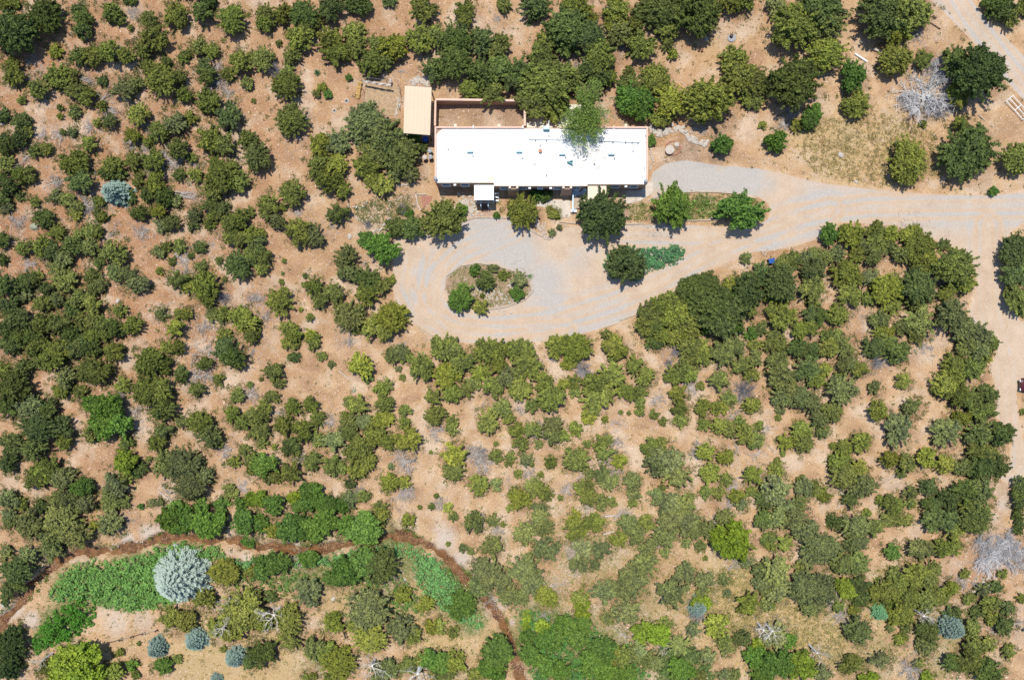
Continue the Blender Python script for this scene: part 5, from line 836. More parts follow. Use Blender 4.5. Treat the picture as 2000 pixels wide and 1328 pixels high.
def crown_mesh(name, R, Hc, nl, ncl, npl, leaf, seed, mat, clump=.2, flat=.8, fill=.2, asp=1.6, extra=None, lob=(.34, .52), fing=12):
    rs = np.random.RandomState(seed)
    C, d, L, lr = crown_points(R, Hc, nl, ncl, rs, flat, lob); n = len(C)
    fc = []; fd = []; fs = []
    for j in range(int(fing)):       # branch ends that stick out of the mass
        a = rs.uniform(0, 6.283); L_ = rs.uniform(.88, 1.08) * R; z0 = rs.uniform(.28, .62) * Hc; rise = rs.uniform(-.05, .22) * Hc; cv = rs.uniform(-.35, .35)
        for t_ in np.linspace(.5, 1, 6):
            a2 = a + cv * t_; fc.append((math.cos(a2) * L_ * t_, math.sin(a2) * L_ * t_, z0 + rise * t_)); fd.append((math.cos(a2) * .7, math.sin(a2) * .7, .7)); fs.append(1.2 - .5 * t_)
    C = np.vstack([C, fc]); d = np.vstack([d, fd]); n = len(C)
    cs = clump * rs.uniform(.6, 1.35, n); cs[-len(fc):] = clump * np.array(fs) * 1.1
    ct = rs.uniform(0, 1, n) ** 1.3
    off = rs.normal(size=(n, npl, 3)); off /= np.linalg.norm(off, axis=2, keepdims=True); off *= rs.uniform(.2, 1, (n, npl, 1))
    cc = C[:, None] + off * cs[:, None, None] * [1.1, 1.1, .8]
    nn = off * .8 + d[:, None] * .3 + [0, 0, .3] + rs.normal(size=(n, npl, 3)) * .6
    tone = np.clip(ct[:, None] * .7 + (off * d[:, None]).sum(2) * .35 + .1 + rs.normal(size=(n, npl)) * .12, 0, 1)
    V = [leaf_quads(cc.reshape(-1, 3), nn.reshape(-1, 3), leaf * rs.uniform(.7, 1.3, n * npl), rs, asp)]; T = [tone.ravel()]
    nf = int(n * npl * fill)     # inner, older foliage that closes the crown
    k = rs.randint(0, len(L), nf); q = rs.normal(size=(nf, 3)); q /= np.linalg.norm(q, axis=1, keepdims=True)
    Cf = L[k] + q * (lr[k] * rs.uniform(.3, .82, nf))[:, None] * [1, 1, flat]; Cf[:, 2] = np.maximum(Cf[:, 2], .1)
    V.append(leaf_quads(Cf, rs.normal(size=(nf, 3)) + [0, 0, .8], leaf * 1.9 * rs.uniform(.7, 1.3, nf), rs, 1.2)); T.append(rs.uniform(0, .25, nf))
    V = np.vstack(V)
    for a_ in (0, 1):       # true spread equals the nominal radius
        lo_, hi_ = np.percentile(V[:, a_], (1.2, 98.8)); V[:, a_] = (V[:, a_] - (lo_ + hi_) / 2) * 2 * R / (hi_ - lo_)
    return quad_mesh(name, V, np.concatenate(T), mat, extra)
def trunk_mesh(name, Hc, r, nlimb, seed, mat, spread=.5):
    rnd = random.Random(seed); b = MB(); lean = (rnd.uniform(-.15, .15) * Hc, rnd.uniform(-.15, .15) * Hc)
    b.tube([(0, 0, -.3), (lean[0] * .2, lean[1] * .2, Hc * .25), (lean[0] * .7, lean[1] * .7, Hc * .55), (lean[0], lean[1], Hc * .8)], [r * 1.25, r, r * .6, r * .15], 7)
    for i in range(nlimb):
        a = 6.283 * i / nlimb + rnd.uniform(-.4, .4); z0 = Hc * rnd.uniform(.12, .4); L = spread * Hc * rnd.uniform(.7, 1.1)
        b.tube([(0, 0, z0), (math.cos(a) * L * .5, math.sin(a) * L * .5, z0 + Hc * .12), (math.cos(a) * L, math.sin(a) * L, z0 + Hc * .3)], [r * .5, r * .33, r * .08], 5)
    return mesh_from(name, b.v, b.f, mat)
def stems(seed, R, Hc):
    rnd = random.Random(seed); b = MB()
    for i in range(5):
        a = rnd.uniform(0, 6.28); b.tube([(0, 0, -.15), (math.cos(a) * R * .3, math.sin(a) * R * .3, Hc * .4), (math.cos(a) * R * .6, math.sin(a) * R * .6, Hc * .7)], [.035, .025, .008], 4)
    return b.v, b.f
def spruce_mesh(name, R, Hc, seed, mat, lv=15):
    rs = np.random.RandomState(seed); C = []; N = []; U = []; S_ = []; T = []
    for i in range(lv):
        f = i / (lv - 1); z = Hc * (.06 + .9 * f); L = R * (1 - f) ** .75 * 1.0 + .06; nb = int(9 + 9 * (1 - f))
        a0 = rs.uniform(0, 6.28)
        for j in range(nb):
            a = a0 + 6.283 * j / nb + rs.uniform(-.12, .12); Lb = L * rs.uniform(.78, 1.08); n = max(3, int(Lb / .1))
            dx, dy = math.cos(a), math.sin(a)
            for k in range(n):
                t = (k + .6) / n; r = t * Lb; w = .30 * Lb * (1 - t * .75) * .6 + .05
                for s in (-1, 0, 1):
                    o = s * w * rs.uniform(.5, 1)
                    C.append((dx * r - dy * o, dy * r + dx * o, z - .16 * r + .1 * t * t * Lb + rs.uniform(-.03, .03)))
                    u = np.array([dx - s * .7 * dy, dy + s * .7 * dx, .1]); U.append(u)
                    N.append((rs.uniform(-.5, .5), rs.uniform(-.5, .5), 1)); S_.append(rs.uniform(.07, .11)); T.append(np.clip(.15 + .75 * t + rs.uniform(-.2, .2), 0, 1))
    V = leaf_quads(np.array(C), np.array(N, float), np.array(S_), rs, 2.4, up=np.array(U))
    b = MB(); b.tube([(0, 0, -.2), (0, 0, Hc * .5), (0, 0, Hc)], [R * .06 + .04, R * .04 + .02, .01], 6)
    return quad_mesh(name, V, np.array(T), mat)
def branchy(b, p, d, L, r, depth, rnd, droop=0.0, n=4, kids=(3, 5)):
    pts = [Vector(p)]; dd = Vector(d).normalized(); k = 5
    for i in range(k):
        dd = (dd + Vector((rnd.uniform(-.28, .28), rnd.uniform(-.28, .28), rnd.uniform(-.15, .15) - droop))).normalized(); pts.append(pts[-1] + dd * L / k)
    for q in pts: q.z = max(q.z, .03)
    b.tube(pts, [r * (1 - .8 * i / k) for i in range(k + 1)], n, cap=False)
    if depth > 0:
        for _ in range(rnd.randint(*kids)):
            i = rnd.randint(1, k); a = rnd.uniform(.35, 1.0) * rnd.choice((-1, 1))
            q = Matrix.Rotation(a, 3, 'Z') @ (pts[i] - pts[i - 1]).normalized() + Vector((0, 0, rnd.uniform(-.2, .35)))
            branchy(b, pts[i], q, L * rnd.uniform(.4, .65), r * .55, depth - 1, rnd, droop, 3, kids)
def brush_mesh(name, R, seed, nb=9, hz_=.35, r=.04, depth=2, kids=(3, 5)):
    rnd = random.Random(seed); b = MB(); a0 = rnd.uniform(0, 6.28)
    for i in range(nb):
        a = a0 + 6.283 * i / nb + rnd.uniform(-.35, .35)
        branchy(b, (rnd.uniform(-.1, .1) * R, rnd.uniform(-.1, .1) * R, .05), (math.cos(a), math.sin(a), rnd.uniform(.05, hz_ * 1.6)), R * rnd.uniform(.65, .95), r * rnd.uniform(.7, 1.3), depth, rnd, .0, 4, kids)
    return mesh_from(name, b.v, b.f, M['dead'])
def fallen_mesh(name, L, seed):
    rnd = random.Random(seed); b = MB()
    for i in range(3):
        branchy(b, (-L * .5 + rnd.uniform(0, .3), rnd.uniform(-.15, .15), .12), (1, rnd.uniform(-.35, .35), .08), L * rnd.uniform(.7, 1), .06 * rnd.uniform(.6, 1.2), 2, rnd, .0, 5, (2, 4))
    return mesh_from(name, b.v, b.f, M['dead'])
def rosette_mesh(name, R, seed, n=46):
    rs = np.random.RandomState(seed); V = []; 
    for i in range(n):
        a = i * 2.399; e = .15 + 1.2 * (i / n); L = R * (1 - .35 * i / n); w = .05 * R + .02; dx, dy, dz = math.cos(a) * math.cos(e), math.sin(a) * math.cos(e), math.sin(e)
        nx, ny = -math.sin(a), math.cos(a)
        V += [(0, 0, .03), (dx * L * .4 + nx * w, dy * L * .4 + ny * w, dz * L * .4 + .03), (dx * L, dy * L, dz * L * .8 + .03), (dx * L * .4 - nx * w, dy * L * .4 - ny * w, dz * L * .4 + .03)]
    return quad_mesh(name, np.array(V, float), rs.uniform(0, 1, n), M['leaf'])

# prototypes: (meshes, R, H)
BIG = []; MED = []; SML = []; BRD = []; BRM = []; BRS = []
for i in range(7):
    R, h = 3.0, 4.4
    BIG.append((crown_mesh("crown", R, h, 19 + 2 * i, 600 + 30 * (i % 3), 20, .108, 100 + i, M['leaf'], .26, .82, .16, lob=(.15, .36), fing=24), trunk_mesh("trunk", h, .2, 5, i, M['bark']), R, h))
for i in range(8):
    R, h = 1.6, 2.5
    MED.append((crown_mesh("crown", R, h, 10 + i % 5, (250, 200, 230, 180)[i % 4], 18, .09, 200 + i, M['leaf'], .2, .85, .18, lob=(.14, .34), fing=(13, 19)[i % 2]), trunk_mesh("trunk", h, .12, 4, 20 + i, M['bark']), R, h))
for i in range(6):
    R, h = .7, .95
    SML.append((crown_mesh("shrub", R, h, 6, (80, 50)[i % 2], 15, .068, 300 + i, [M['leaf'], M['bark']], .13, .85, .25, extra=stems(i, R, h), fing=9), None, R, h))
for i in range(4):
    R, h = 3.0, 5.0
    BRD.append((crown_mesh("crown", R, h, 15, 620, 13, .15, 400 + i, M['broad'], .36, .8, .2, 1.4, lob=(.2, .38)), trunk_mesh("trunk", h, .2, 6, 40 + i, M['bark']), R, h))
for i in range(4):
    R, h = 1.6, 2.8
    BRM.append((crown_mesh("crown", R, h, 10, 260, 13, .115, 450 + i, M['broad'], .24, .85, .22, 1.4, lob=(.24, .42)), trunk_mesh("trunk", h, .1, 5, 50 + i, M['bark']), R, h))
for i in range(3):
    R, h = .7, 1.0
    BRS.append((crown_mesh("shrub", R, h, 5, 80, 12, .08, 480 + i, [M['broad'], M['bark']], .14, .85, .25, 1.4, extra=stems(i + 30, R, h)), None, R, h))
TINT = {'j': (.192, .215, .066), 'd': (.122, .158, .058), 'y': (.240, .258, .066), 'b': (.190, .212, .094), 'g': (.140, .240, .055), 'G': (.25, .335, .048), 'D': (.060, .090, .036)}
KIND = {'j': ("juniper_tree", "juniper", "olive green"), 'd': ("pine_tree", "pinyon pine", "dark green"), 'y': ("cedar_tree", "cedar", "yellowish green"),
        'b': ("oak_tree", "scrub oak", "dull grey-green"), 'g': ("broadleaf_tree", "broadleaf tree", "fresh green"), 'G': ("broadleaf_tree", "broadleaf tree", "lime green"), 'D': ("pine_tree", "pinyon pine", "blackish green")}
CAT = {"cedar_tree": "cedar tree", "juniper_tree": "juniper tree", "pine_tree": "pine tree", "oak_tree": "oak tree", "broadleaf_tree": "broadleaf tree", "evergreen_shrub": "shrub", "leafy_shrub": "shrub"}
rnd = random.Random(7)
ALL = []       # things that get an ordinal label at the end: (obj, name, phrase, px, py)
def plant(px, py, rx, ry, c, hs=None, label=None):
    r = (rx + ry) / 2 / 14.0            # metres
    big, med, sml = (BRD, BRM, BRS) if c in 'gG' else (BIG, MED, SML)
    proto = rnd.choice(big if r > 2.0 else med if r > 1.05 else sml); cm, tm, R, h = proto
    ht = (h * (r / R) ** .8) * rnd.uniform(.85, 1.1) if hs is None else hs
    x, y, z = ground_at(px, py)
    for _ in range(2):
        zc = z + ht * .5; x, y = P(px, py, zc); z = float(hz(x, y))
    k = (H - z - ht * .5) / F
    fr_ = (.86 if (px < 620 and c not in 'gG') or label else .93) * (1.05 if tm is None else 1)
    sx, sy, sz = rx * k / R * fr_, ry * k / R * fr_, ht / h
    rot = rnd.choice((0, math.pi))        # keep the read extents along the axes
    if abs(rx - ry) < .12 * max(rx, ry): rot = rnd.uniform(0, 6.28)
    name, what, tint = KIND[c]
    if tm is None:
        name = {'g': "leafy_shrub", 'G': "leafy_shrub", 'j': "juniper_shrub", 'y': "cedar_shrub", 'b': "oak_shrub"}.get(c, "pine_sapling"); what = "sapling" if name == "pine_sapling" else "shrub"
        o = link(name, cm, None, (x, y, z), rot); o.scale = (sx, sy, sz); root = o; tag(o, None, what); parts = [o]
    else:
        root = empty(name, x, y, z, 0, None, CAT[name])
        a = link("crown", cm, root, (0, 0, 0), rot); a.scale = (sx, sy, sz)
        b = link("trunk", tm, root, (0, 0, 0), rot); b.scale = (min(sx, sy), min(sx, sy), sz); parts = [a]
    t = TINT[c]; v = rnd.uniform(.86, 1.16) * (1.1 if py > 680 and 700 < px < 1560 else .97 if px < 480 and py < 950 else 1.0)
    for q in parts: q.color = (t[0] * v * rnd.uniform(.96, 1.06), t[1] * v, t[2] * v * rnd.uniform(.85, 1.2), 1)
    size = "very large" if r > 3.6 else "large" if r > 2.5 else "mid-sized" if r > 1.6 else "small" if r > .9 else "tiny" if r > .45 else "knee-high"
    if label: root["label"] = label
    else: ALL.append((root, name, f"{size} {tint} {what}", px, py))
    return root
# individual plants people would point at first
NAMED = {(1175, 421): "large round dark green pine right in front of the white railing", (865, 430): "large spreading juniper between the left garden and the front porch",
         (1020, 413): "round juniper between the front porch and the white railing", (1313, 402): "airy lime green tree at the left end of the long drive bed",
         (1448, 413): "broad fresh green tree at the right tip of the long drive bed", (1222, 517): "round dark pine at the left end of the sprawling blue-green juniper",
         (1385, 198): "large round olive tree above the small bright green bush by the turnaround", (568, 235): "round juniper standing alone on open soil left of the carport",
         (1410, 282): "small bright green round bush below the large round olive tree", (1621, 456): "round deep green shrub at the left end of the tree row by the junction",
         (665, 418): "lone low dark pine just left of the garden's stone borders", (704, 718): "compact yellow-green juniper alone beside the fallen white stick"}
for ox, oy, s in PL:
    for e in s.split(';'):
        t = e.split(); c = t[-1] if t[-1].isalpha() else 'j'; v = [float(q) for q in t if not q.isalpha()]
        px, py = ox + v[0] / 4, oy + v[1] / 4; rx, ry = v[2] / 4, v[-1] / 4
        if rx < 1: continue
        lab = None
        for k in NAMED:
            if abs(k[0] - px) < 3.5 and abs(k[1] - py) < 3.5 and rx > 10: lab = NAMED[k]
        lo_, hi_ = min(rx, ry), max(rx, ry); n_ = 1 if hi_ < 13 or hi_ < 1.28 * lo_ or lab else 2 if hi_ < 2.1 * lo_ else 3
        for q_ in range(n_):       # long crowns are several plants grown together
            o_ = (hi_ - lo_ * 1.02) * (2 * q_ / (n_ - 1) - 1) if n_ > 1 else 0; j_ = lo_ * .2 * rnd.choice((-1, 1)) if n_ > 1 else 0
            if n_ == 1: plant(px, py, rx, ry, c, label=lab)
            elif rx > ry: plant(px + o_, py + j_, lo_ * 1.05, lo_, c)
            else: plant(px + j_, py + o_, lo_, lo_ * 1.05, c)
# blue spruces
spr = [spruce_mesh("crown", 1.5, 3.0, 500, M['needle']), spruce_mesh("crown", 1.5, 3.0, 501, M['needle']), spruce_mesh("crown", 3.6, 8.0, 502, M['needle'], 24)]
spt = trunk_mesh("trunk", 3.0, .1, 0, 3, M['bark'])
SC = {'T': (.165, .235, .20), 'S': (.29, .36, .31), 'G': (.12, .25, .12)}
SL = ["round silvery teal spruce alone on the upper left hillside", "very large silver-blue spruce standing in the bright green creekside thicket", "leftmost small blue spruce below the rail fence", "middle small blue spruce, the highest one right of the rail fence",
      "rightmost small blue spruce on the dry bank below the bare white limbs", "blue spruce cut by the bottom edge of the picture", "deep teal spruce in the lower right corner's scrub", "small green spruce above the lower right dry meadow", "small grey-blue spruce beside a lime bush in the dry meadow"]
for i, (px, py, rx, ry, c) in enumerate(SPRUCE):
    big = c == 'S'; R, h = (3.6, 8.0) if big else (1.5, 3.0); ht = 6.5 if big else 1.15 * (rx + ry) / 14 * .85
    x, y, z = ground_at(px, py); x, y = P(px, py, z + ht * .35); z = float(hz(x, y)); k = (H - z - ht * .35) / F
    root = empty("spruce_tree", x, y, z, 0, SL[i], "spruce tree", "blue spruces")
    a = link("crown", spr[2] if big else spr[i % 2], root, (0, 0, 0), i * 1.3); a.scale = (rx * k / R * 1.1, ry * k / R * 1.1, ht / h); a.color = (*SC[c], 1)
    b = link("trunk", spt, root); b.scale = (1, 1, ht / 3.0)
# low sprawling juniper in the drive
def lowcrown(name, poly, hh, dens, npl, leaf, color, mat, seed, label, cat, kind=None, group=None, asp=2.0, upb=.5, cl=.22):
    rs = np.random.RandomState(seed); pw = np.array(poly, float); mn, mx = pw.min(0), pw.max(0)
    hole = hh < .85 and npl == 13
    n = int((mx - mn).prod() / 196 * dens); q = rs.uniform(mn, mx, (n, 2)); D = pdist(q[:, 0], q[:, 1], np.vstack([pw, pw[:1]])) / 14
    k = inside(q[:, 0], q[:, 1], poly) & (D > rs.uniform(0, 1.5, n) ** 1.6)
    if hole: k &= (np.sin(q[:, 0] * .19 + 1) * np.sin(q[:, 1] * .23) + np.sin(q[:, 0] * .071 + q[:, 1] * .05) + rs.uniform(-.9, .9, n)) > -.75
    q, D = q[k], D[k]
    X, Y = P(q[:, 0], q[:, 1], hh * .6); gz = hz(X, Y)
    lump = .55 + .3 * np.sin(X * 2.3 + Y) * np.sin(Y * 2.9 - X * .7) + .3 * np.sin(X * .9 - 1) * np.cos(Y * 1.1 + 2) + rs.uniform(-.12, .12, len(X))
    top = hh * np.clip(lump, .2, 1.2) * sst(0, hh * .9 + .25, D + .12)
    C = np.stack([X, Y, gz + top * rs.uniform(.72, 1.0, len(X))], -1); n = len(C)
    off = rs.normal(size=(n, npl, 3)); off /= np.linalg.norm(off, axis=2, keepdims=True); off *= rs.uniform(.2, 1, (n, npl, 1))
    cc = (C[:, None] + off * cl).reshape(-1, 3); nn = (off + [0, 0, upb] + rs.normal(size=off.shape) * .5).reshape(-1, 3)
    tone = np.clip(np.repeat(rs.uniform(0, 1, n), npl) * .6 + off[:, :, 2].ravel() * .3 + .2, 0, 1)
    V = leaf_quads(cc, nn, leaf * rs.uniform(.7, 1.3, len(cc)), rs, asp)
    ctr = np.array([C[:, 0].mean(), C[:, 1].mean(), 0]); V = V - ctr
    o = link(name, quad_mesh(name, V, tone, mat), None, tuple(ctr)); o.color = (*color, 1); tag(o, label, cat, group, kind); return o
lowcrown("spreading_juniper", [(1178, 505), (1195, 488), (1230, 480), (1262, 480), (1300, 482), (1318, 474), (1332, 474), (1346, 488), (1340, 500), (1328, 516), (1305, 520), (1290, 528), (1268, 533), (1255, 545), (1235, 552), (1205, 545), (1182, 530), (1176, 518)], .9, 34, 16, .085, (.10, .215, .125), M['leaf'], 11,
         "low sprawling blue-green juniper mat in the middle of the drive", "juniper shrub", asp=2.6)
for i, (poly, hh, c, lab) in enumerate(TH[:8]):
    lowcrown("willow_thicket" if i in (0, 2) else "undergrowth", poly, hh, 21 if hh > .5 else 10, 13, .095, (c[0] * 1.55, c[1] * 1.45, c[2] * 1.7), M['leaf'], 60 + i, lab, "thicket", "stuff", cl=.24)
# airy tree leaning over the roof: sparse crown on long arching limbs
rs_ = np.random.RandomState(5); root = empty("elm_tree", *P(1140, 222), 0, 0, "airy light green elm leaning over the white roof from the patio", "elm tree")
tb = MB(); Cc = []; r2 = random.Random(5)
tipz = 5.2
ox_, oy_ = P(1140, 222)
for (tx, ty) in [(1112, 258), (1125, 266), (1140, 276), (1135, 262), (1160, 270), (1170, 256), (1165, 240), (1178, 225), (1120, 238), (1110, 225), (1145, 205), (1160, 190), (1165, 170), (1135, 180), (1150, 250), (1158, 262), (1130, 250), (1104, 250), (1148, 232)]:
    zz = tipz * r2.uniform(.85, 1.12); X, Y = P(tx, ty, zz); e = Vector((X - ox_, Y - oy_, zz)); a = Vector((e.x * .3, e.y * .3, 2.6)); bq = Vector((e.x * .7, e.y * .7, zz + .1))
    tb.tube([(0, 0, 1.2), a, bq, e], [.09, .06, .04, .012], 5)
    for k in range(58):
        t = r2.uniform(.4, 1.08); q = a.lerp(bq, (t - .3) / .4) if t < .7 else bq.lerp(e, (t - .7) / .3)
        Cc.append((q.x + r2.gauss(0, .42), q.y + r2.gauss(0, .42), q.z + r2.gauss(0, .25)))
tb.tube([(0, 0, -.2), (.1, 0, 1.5), (.05, -.1, 3)], [.2, .16, .09], 8)
Cc = np.array(Cc); npl = 11; n = len(Cc); off = rs_.normal(size=(n, npl, 3)) * .2
V = leaf_quads((Cc[:, None] + off).reshape(-1, 3), rs_.normal(size=(n * npl, 3)) + [0, 0, .8], .085 * rs_.uniform(.7, 1.3, n * npl), rs_, 1.7)
a = link("crown", quad_mesh("crown", V, rs_.uniform(0, 1, n * npl), M['broad']), root); a.color = (.2, .29, .08, 1)
link("trunk", mesh_from("trunk", tb.v, tb.f, M['bark']), root)

# yuccas and agaves
ros = [rosette_mesh("yucca", .6, 1), rosette_mesh("yucca", .6, 2, 34)]
for i, (px, py, r, c, lab) in enumerate([(620, 143, 8.5, (.13, .20, .10), "spiky yucca alone on bare soil above the green seedlings"), (1032, 47, 9, (.16, .2, .09), "spiky yucca near the top edge above the patio grove"), (1457, 504, 12, (.22, .34, .24), "pale blue-green agave on the bank above the drive's narrow stretch"),
    (1078, 456, 8, (.22, .3, .25), "larger grey-blue agave at the foot of the angled timber"), (1092, 446, 6, (.2, .32, .26), "smaller blue agave beside the angled timber"), (788, 412, 10, (.22, .28, .26), "pale blue agave in the left garden"), (985, 8, 9, (.16, .22, .08), "yucca cut by the top edge"), (1035, 540, 8, (.26, .32, .22), "grey agave at the island bed's right rim"), (963, 524, 8, (.2, .3, .22), "blue-green agave along the island bed's upper rim")]):
    x, y, z = ground_at(px, py); o = link("yucca", ros[i % 2], None, (x, y, z), i); s_ = r / 14 / .55; o.scale = (s_, s_, s_); o.color = (*c, 1); tag(o, lab, "yucca", "yuccas and agaves")

# dead brush
BR = [brush_mesh("dead_brush", 1.0, 600 + i, 13 + i % 3, .3, .045, 2, (4, 6)) for i in range(6)]
BT = [brush_mesh("dead_brush", 1.0, 650 + i, 30, .9, .024, 2, (5, 7)) for i in range(2)]
BK = [brush_mesh("dead_brush", 1.0, 690 + i, 24, .6, .028, 2, (5, 7)) for i in range(2)]
BW = [brush_mesh("bare_limbs", 1.0, 670 + i, 8, .45, .032, 3, (2, 4)) for i in range(3)]
FL = [fallen_mesh("fallen_branch", 2.0, 700 + i) for i in range(4)]
for ox, oy, s in DB:
    for e in s.split(';'):
        t = e.split(); c = t[-1] if t[-1].isalpha() else 'x'; v = [float(q) for q in t if not q.isalpha()]
        if v[2] < 20: continue
        px, py, r = ox + v[0] / 4, oy + v[1] / 4, v[2] / 56
        z_ = 2.3 if c == 'w' else 0; x, y, z = ground_at(px, py)
        if c == 'w': x, y = P(px, py, z + 3.0)
        zs = {'w': 1.0, 'g': 1.1, 'x': .7, 'k': .6}[c]
        mm = rnd.choice({'w': BW, 'g': BT, 'x': BR + FL, 'k': BK}[c]); nm = {'w': "bare_tree", 'g': "grey_shrub", 'k': "dead_brush", 'x': "fallen_branch" if mm in FL else "dead_brush"}[c]
        o = link(nm, mm, None, (x, y, z + z_), rnd.uniform(0, 6.28)); sc = r * (1.0 if mm not in FL else .8); o.scale = (sc * rnd.uniform(.9, 1.25), sc * rnd.uniform(.8, 1.05), sc * zs)
        v_ = rnd.uniform(.8, 1.15); cc = {'k': (.56, .56, .56), 'w': (.70, .66, .58), 'g': (.36, .36, .38), 'x': (.47, .43, .39)}[c]; o.color = (cc[0] * v_, cc[1] * v_, cc[2] * v_, 1)
        if c == 'w':      # the trunk that carries the limbs
            tk = mesh_from("trunk", *(lambda b: (b.v, b.f))(MB().tube([(0, 0, -(z_ + .3) / (sc * zs)), (0, 0, .1)], [.12, .07], 6)), M['dead']); link("trunk", tk, o)
        tag(o, None, {'k': "dead brush", 'w': "dead tree", 'g': "dead shrub", 'x': "fallen branch" if nm == "fallen_branch" else "dead brush"}[c])
        size = "large" if r > 1.5 else "mid-sized" if r > .95 else "small"
        ALL.append((o, nm, {'k': f"{size} silver-grey tangle of dead branches", 'w': f"{size} bare whitish tree limbs", 'g': f"{size} leafless blue-grey shrub", 'x': (f"{size} grey fallen branch" if nm == "fallen_branch" else f"{size} grey dead brush")}[c], px, py))

# ------------------------------------------------------------------ loose stones, litter, tufts
def in_any(px, py): return inside(px, py, DRIVE) | inside(px, py, ROAD) | ((px > 845) & (px < 1272) & (py > 240) & (py < 375))
rs_ = np.random.RandomState(3); b = MB(); r3 = random.Random(3)
q = rs_.uniform([-20, -20], [2020, 1350], (30000, 2)); clus = np.sin(q[:, 0] * .021 + 1) * np.sin(q[:, 1] * .027 + q[:, 0] * .009); q = q[(rs_.uniform(-1, 1, len(q)) < clus + .15) & ~in_any(q[:, 0], q[:, 1])]
X, Y = P(q[:, 0], q[:, 1]); Z = hz(X, Y)
for i in range(len(q)):
    r_ = .035 + .085 * r3.random() ** 3; b.rock((X[i], Y[i], Z[i] + r_ * .15), r_, r3)
tag(b.build("loose_stones", M['rock']), "small pinkish stones strewn over the bare soil", "stones", kind="stuff")
b = MB(); dense = np.vstack([P(*[ox + float(e.split()[0]) / 4, oy + float(e.split()[1]) / 4]) for ox, oy, s in DB for e in s.split(';')])
for cx, cy in dense:
    for _ in range(95):
        x, y = cx + r3.gauss(0, 1.25), cy + r3.gauss(0, 1.25); a = r3.uniform(0, 6.28); L = r3.uniform(.15, .75); z = float(base_h(x, y)) + .04
        b.tube([(x, y, z), (x + math.cos(a) * L, y + math.sin(a) * L, z + .03)], [.022, .012], 3, False)
o = b.build("fallen_twigs", M['dead']); o.color = (.60, .55, .50, 1); tag(o, "grey twigs littering the soil around the dead brush", "twigs", kind="stuff")
q = rs_.uniform([-20, -20], [2020, 1350], (60000, 2)); X, Y = P(q[:, 0], q[:, 1]); d_ = paint(q[:, 0], q[:, 1], DRY); g_ = paint(q[:, 0], q[:, 1], GRN)
def tufts(name, mask, leafn, size, color, mat, label, cat, spread=.1):
    Xs, Ys = X[mask], Y[mask]; Zs = hz(Xs, Ys); n = len(Xs)
    C = np.repeat(np.stack([Xs, Ys, Zs + .04], -1), leafn, 0); o3 = rs_.normal(size=C.shape) * [spread, spread, .02]; C = C + o3 + [0, 0, size * .4]
    N = rs_.normal(size=C.shape) + [0, 0, .25]; V = leaf_quads(C, N, size * rs_.uniform(.6, 1.3, len(C)), rs_, 3.0)
    o = link(name, quad_mesh(name, V, rs_.uniform(0, 1, len(C)), mat)); o.color = (*color, 1); tag(o, label, cat, kind="stuff")
free = ~in_any(q[:, 0], q[:, 1]); u = rs_.uniform(0, 1, len(q))
tufts("dry_grass", free & (u < d_ * .38 + .03), 7, .075, (.46, .36, .17), M['leaf'], "straw-coloured dry grass tufts on the clearings", "dry grass", .13)
tufts("green_weeds", free & (u > .5) & (u < .5 + np.minimum(g_, .7) * .55 + .01), 8, .075, (.10, .17, .035), M['leaf'], "low green weeds on the creek flats and open soil", "weeds", .13)
tufts("sagebrush", free & (u > .93) & (u < .955), 16, .06, (.2, .2, .1), M['leaf'], "tiny olive tufts dotted over the bare hillside", "tufts", .12)

# scrubby undergrowth that closes the gaps between neighbouring crowns
rs_ = np.random.RandomState(21); pts = []
for ax, ay, rx, ry in TW:
    if rx < 10: continue
    dens = 1.7 if (ay > 820 or ax < 480 or (ax > 1230 and ay > 560)) else .5
    for _ in range(int((rx + ry) / 2 * .55 * dens)):
        a = rs_.uniform(0, 6.283); k = rs_.uniform(.85, 1.55); pts.append((ax + math.cos(a) * rx * k, ay + math.sin(a) * ry * k))
q2 = np.array(pts); q2 = q2[~in_any(q2[:, 0], q2[:, 1])]; X, Y = P(q2[:, 0], q2[:, 1]); mk = np.ones(len(q2), bool)
h2 = len(q2) // 2; XX, YY = X, Y
for nm_, sl, col_, lab_ in (("undergrowth", slice(0, None, 2), (.17, .19, .07), "olive undergrowth filling the gaps around the hillside trees"), ("scrub_litter", slice(1, None, 2), (.26, .23, .15), "greyish scrub and litter around the hillside trees")):
    X, Y = XX[sl], YY[sl]; tufts(nm_, np.ones(len(X), bool), 26, .085, col_, M['leaf'], lab_, "undergrowth", .2)

# weeds overhanging the creek banks
rs_ = np.random.RandomState(31); pp = []
for a, c in zip(CW[:-1], CW[1:]):
    L = math.hypot(*(c - a)); n_ = (np.array([-(c - a)[1], (c - a)[0]])) / L
    for _ in range(int(L * 5)):
        t_ = rs_.uniform(); q_ = a + (c - a) * t_; s_ = rs_.choice((-1, 1)); 
        if math.sin(q_[0] * .9 + s_ * 2) + math.sin(q_[1] * .7) + rs_.uniform(-.6, .6) < .1: continue
        pp.append(q_ + n_ * s_ * rs_.uniform(.6, 1.25))
pp = np.array(pp); X, Y = pp[:, 0], pp[:, 1]
tufts("bank_weeds", np.ones(len(X), bool), 26, .08, (.15, .24, .06), M['leaf'], "green weeds hanging over the creek banks", "weeds", .18)

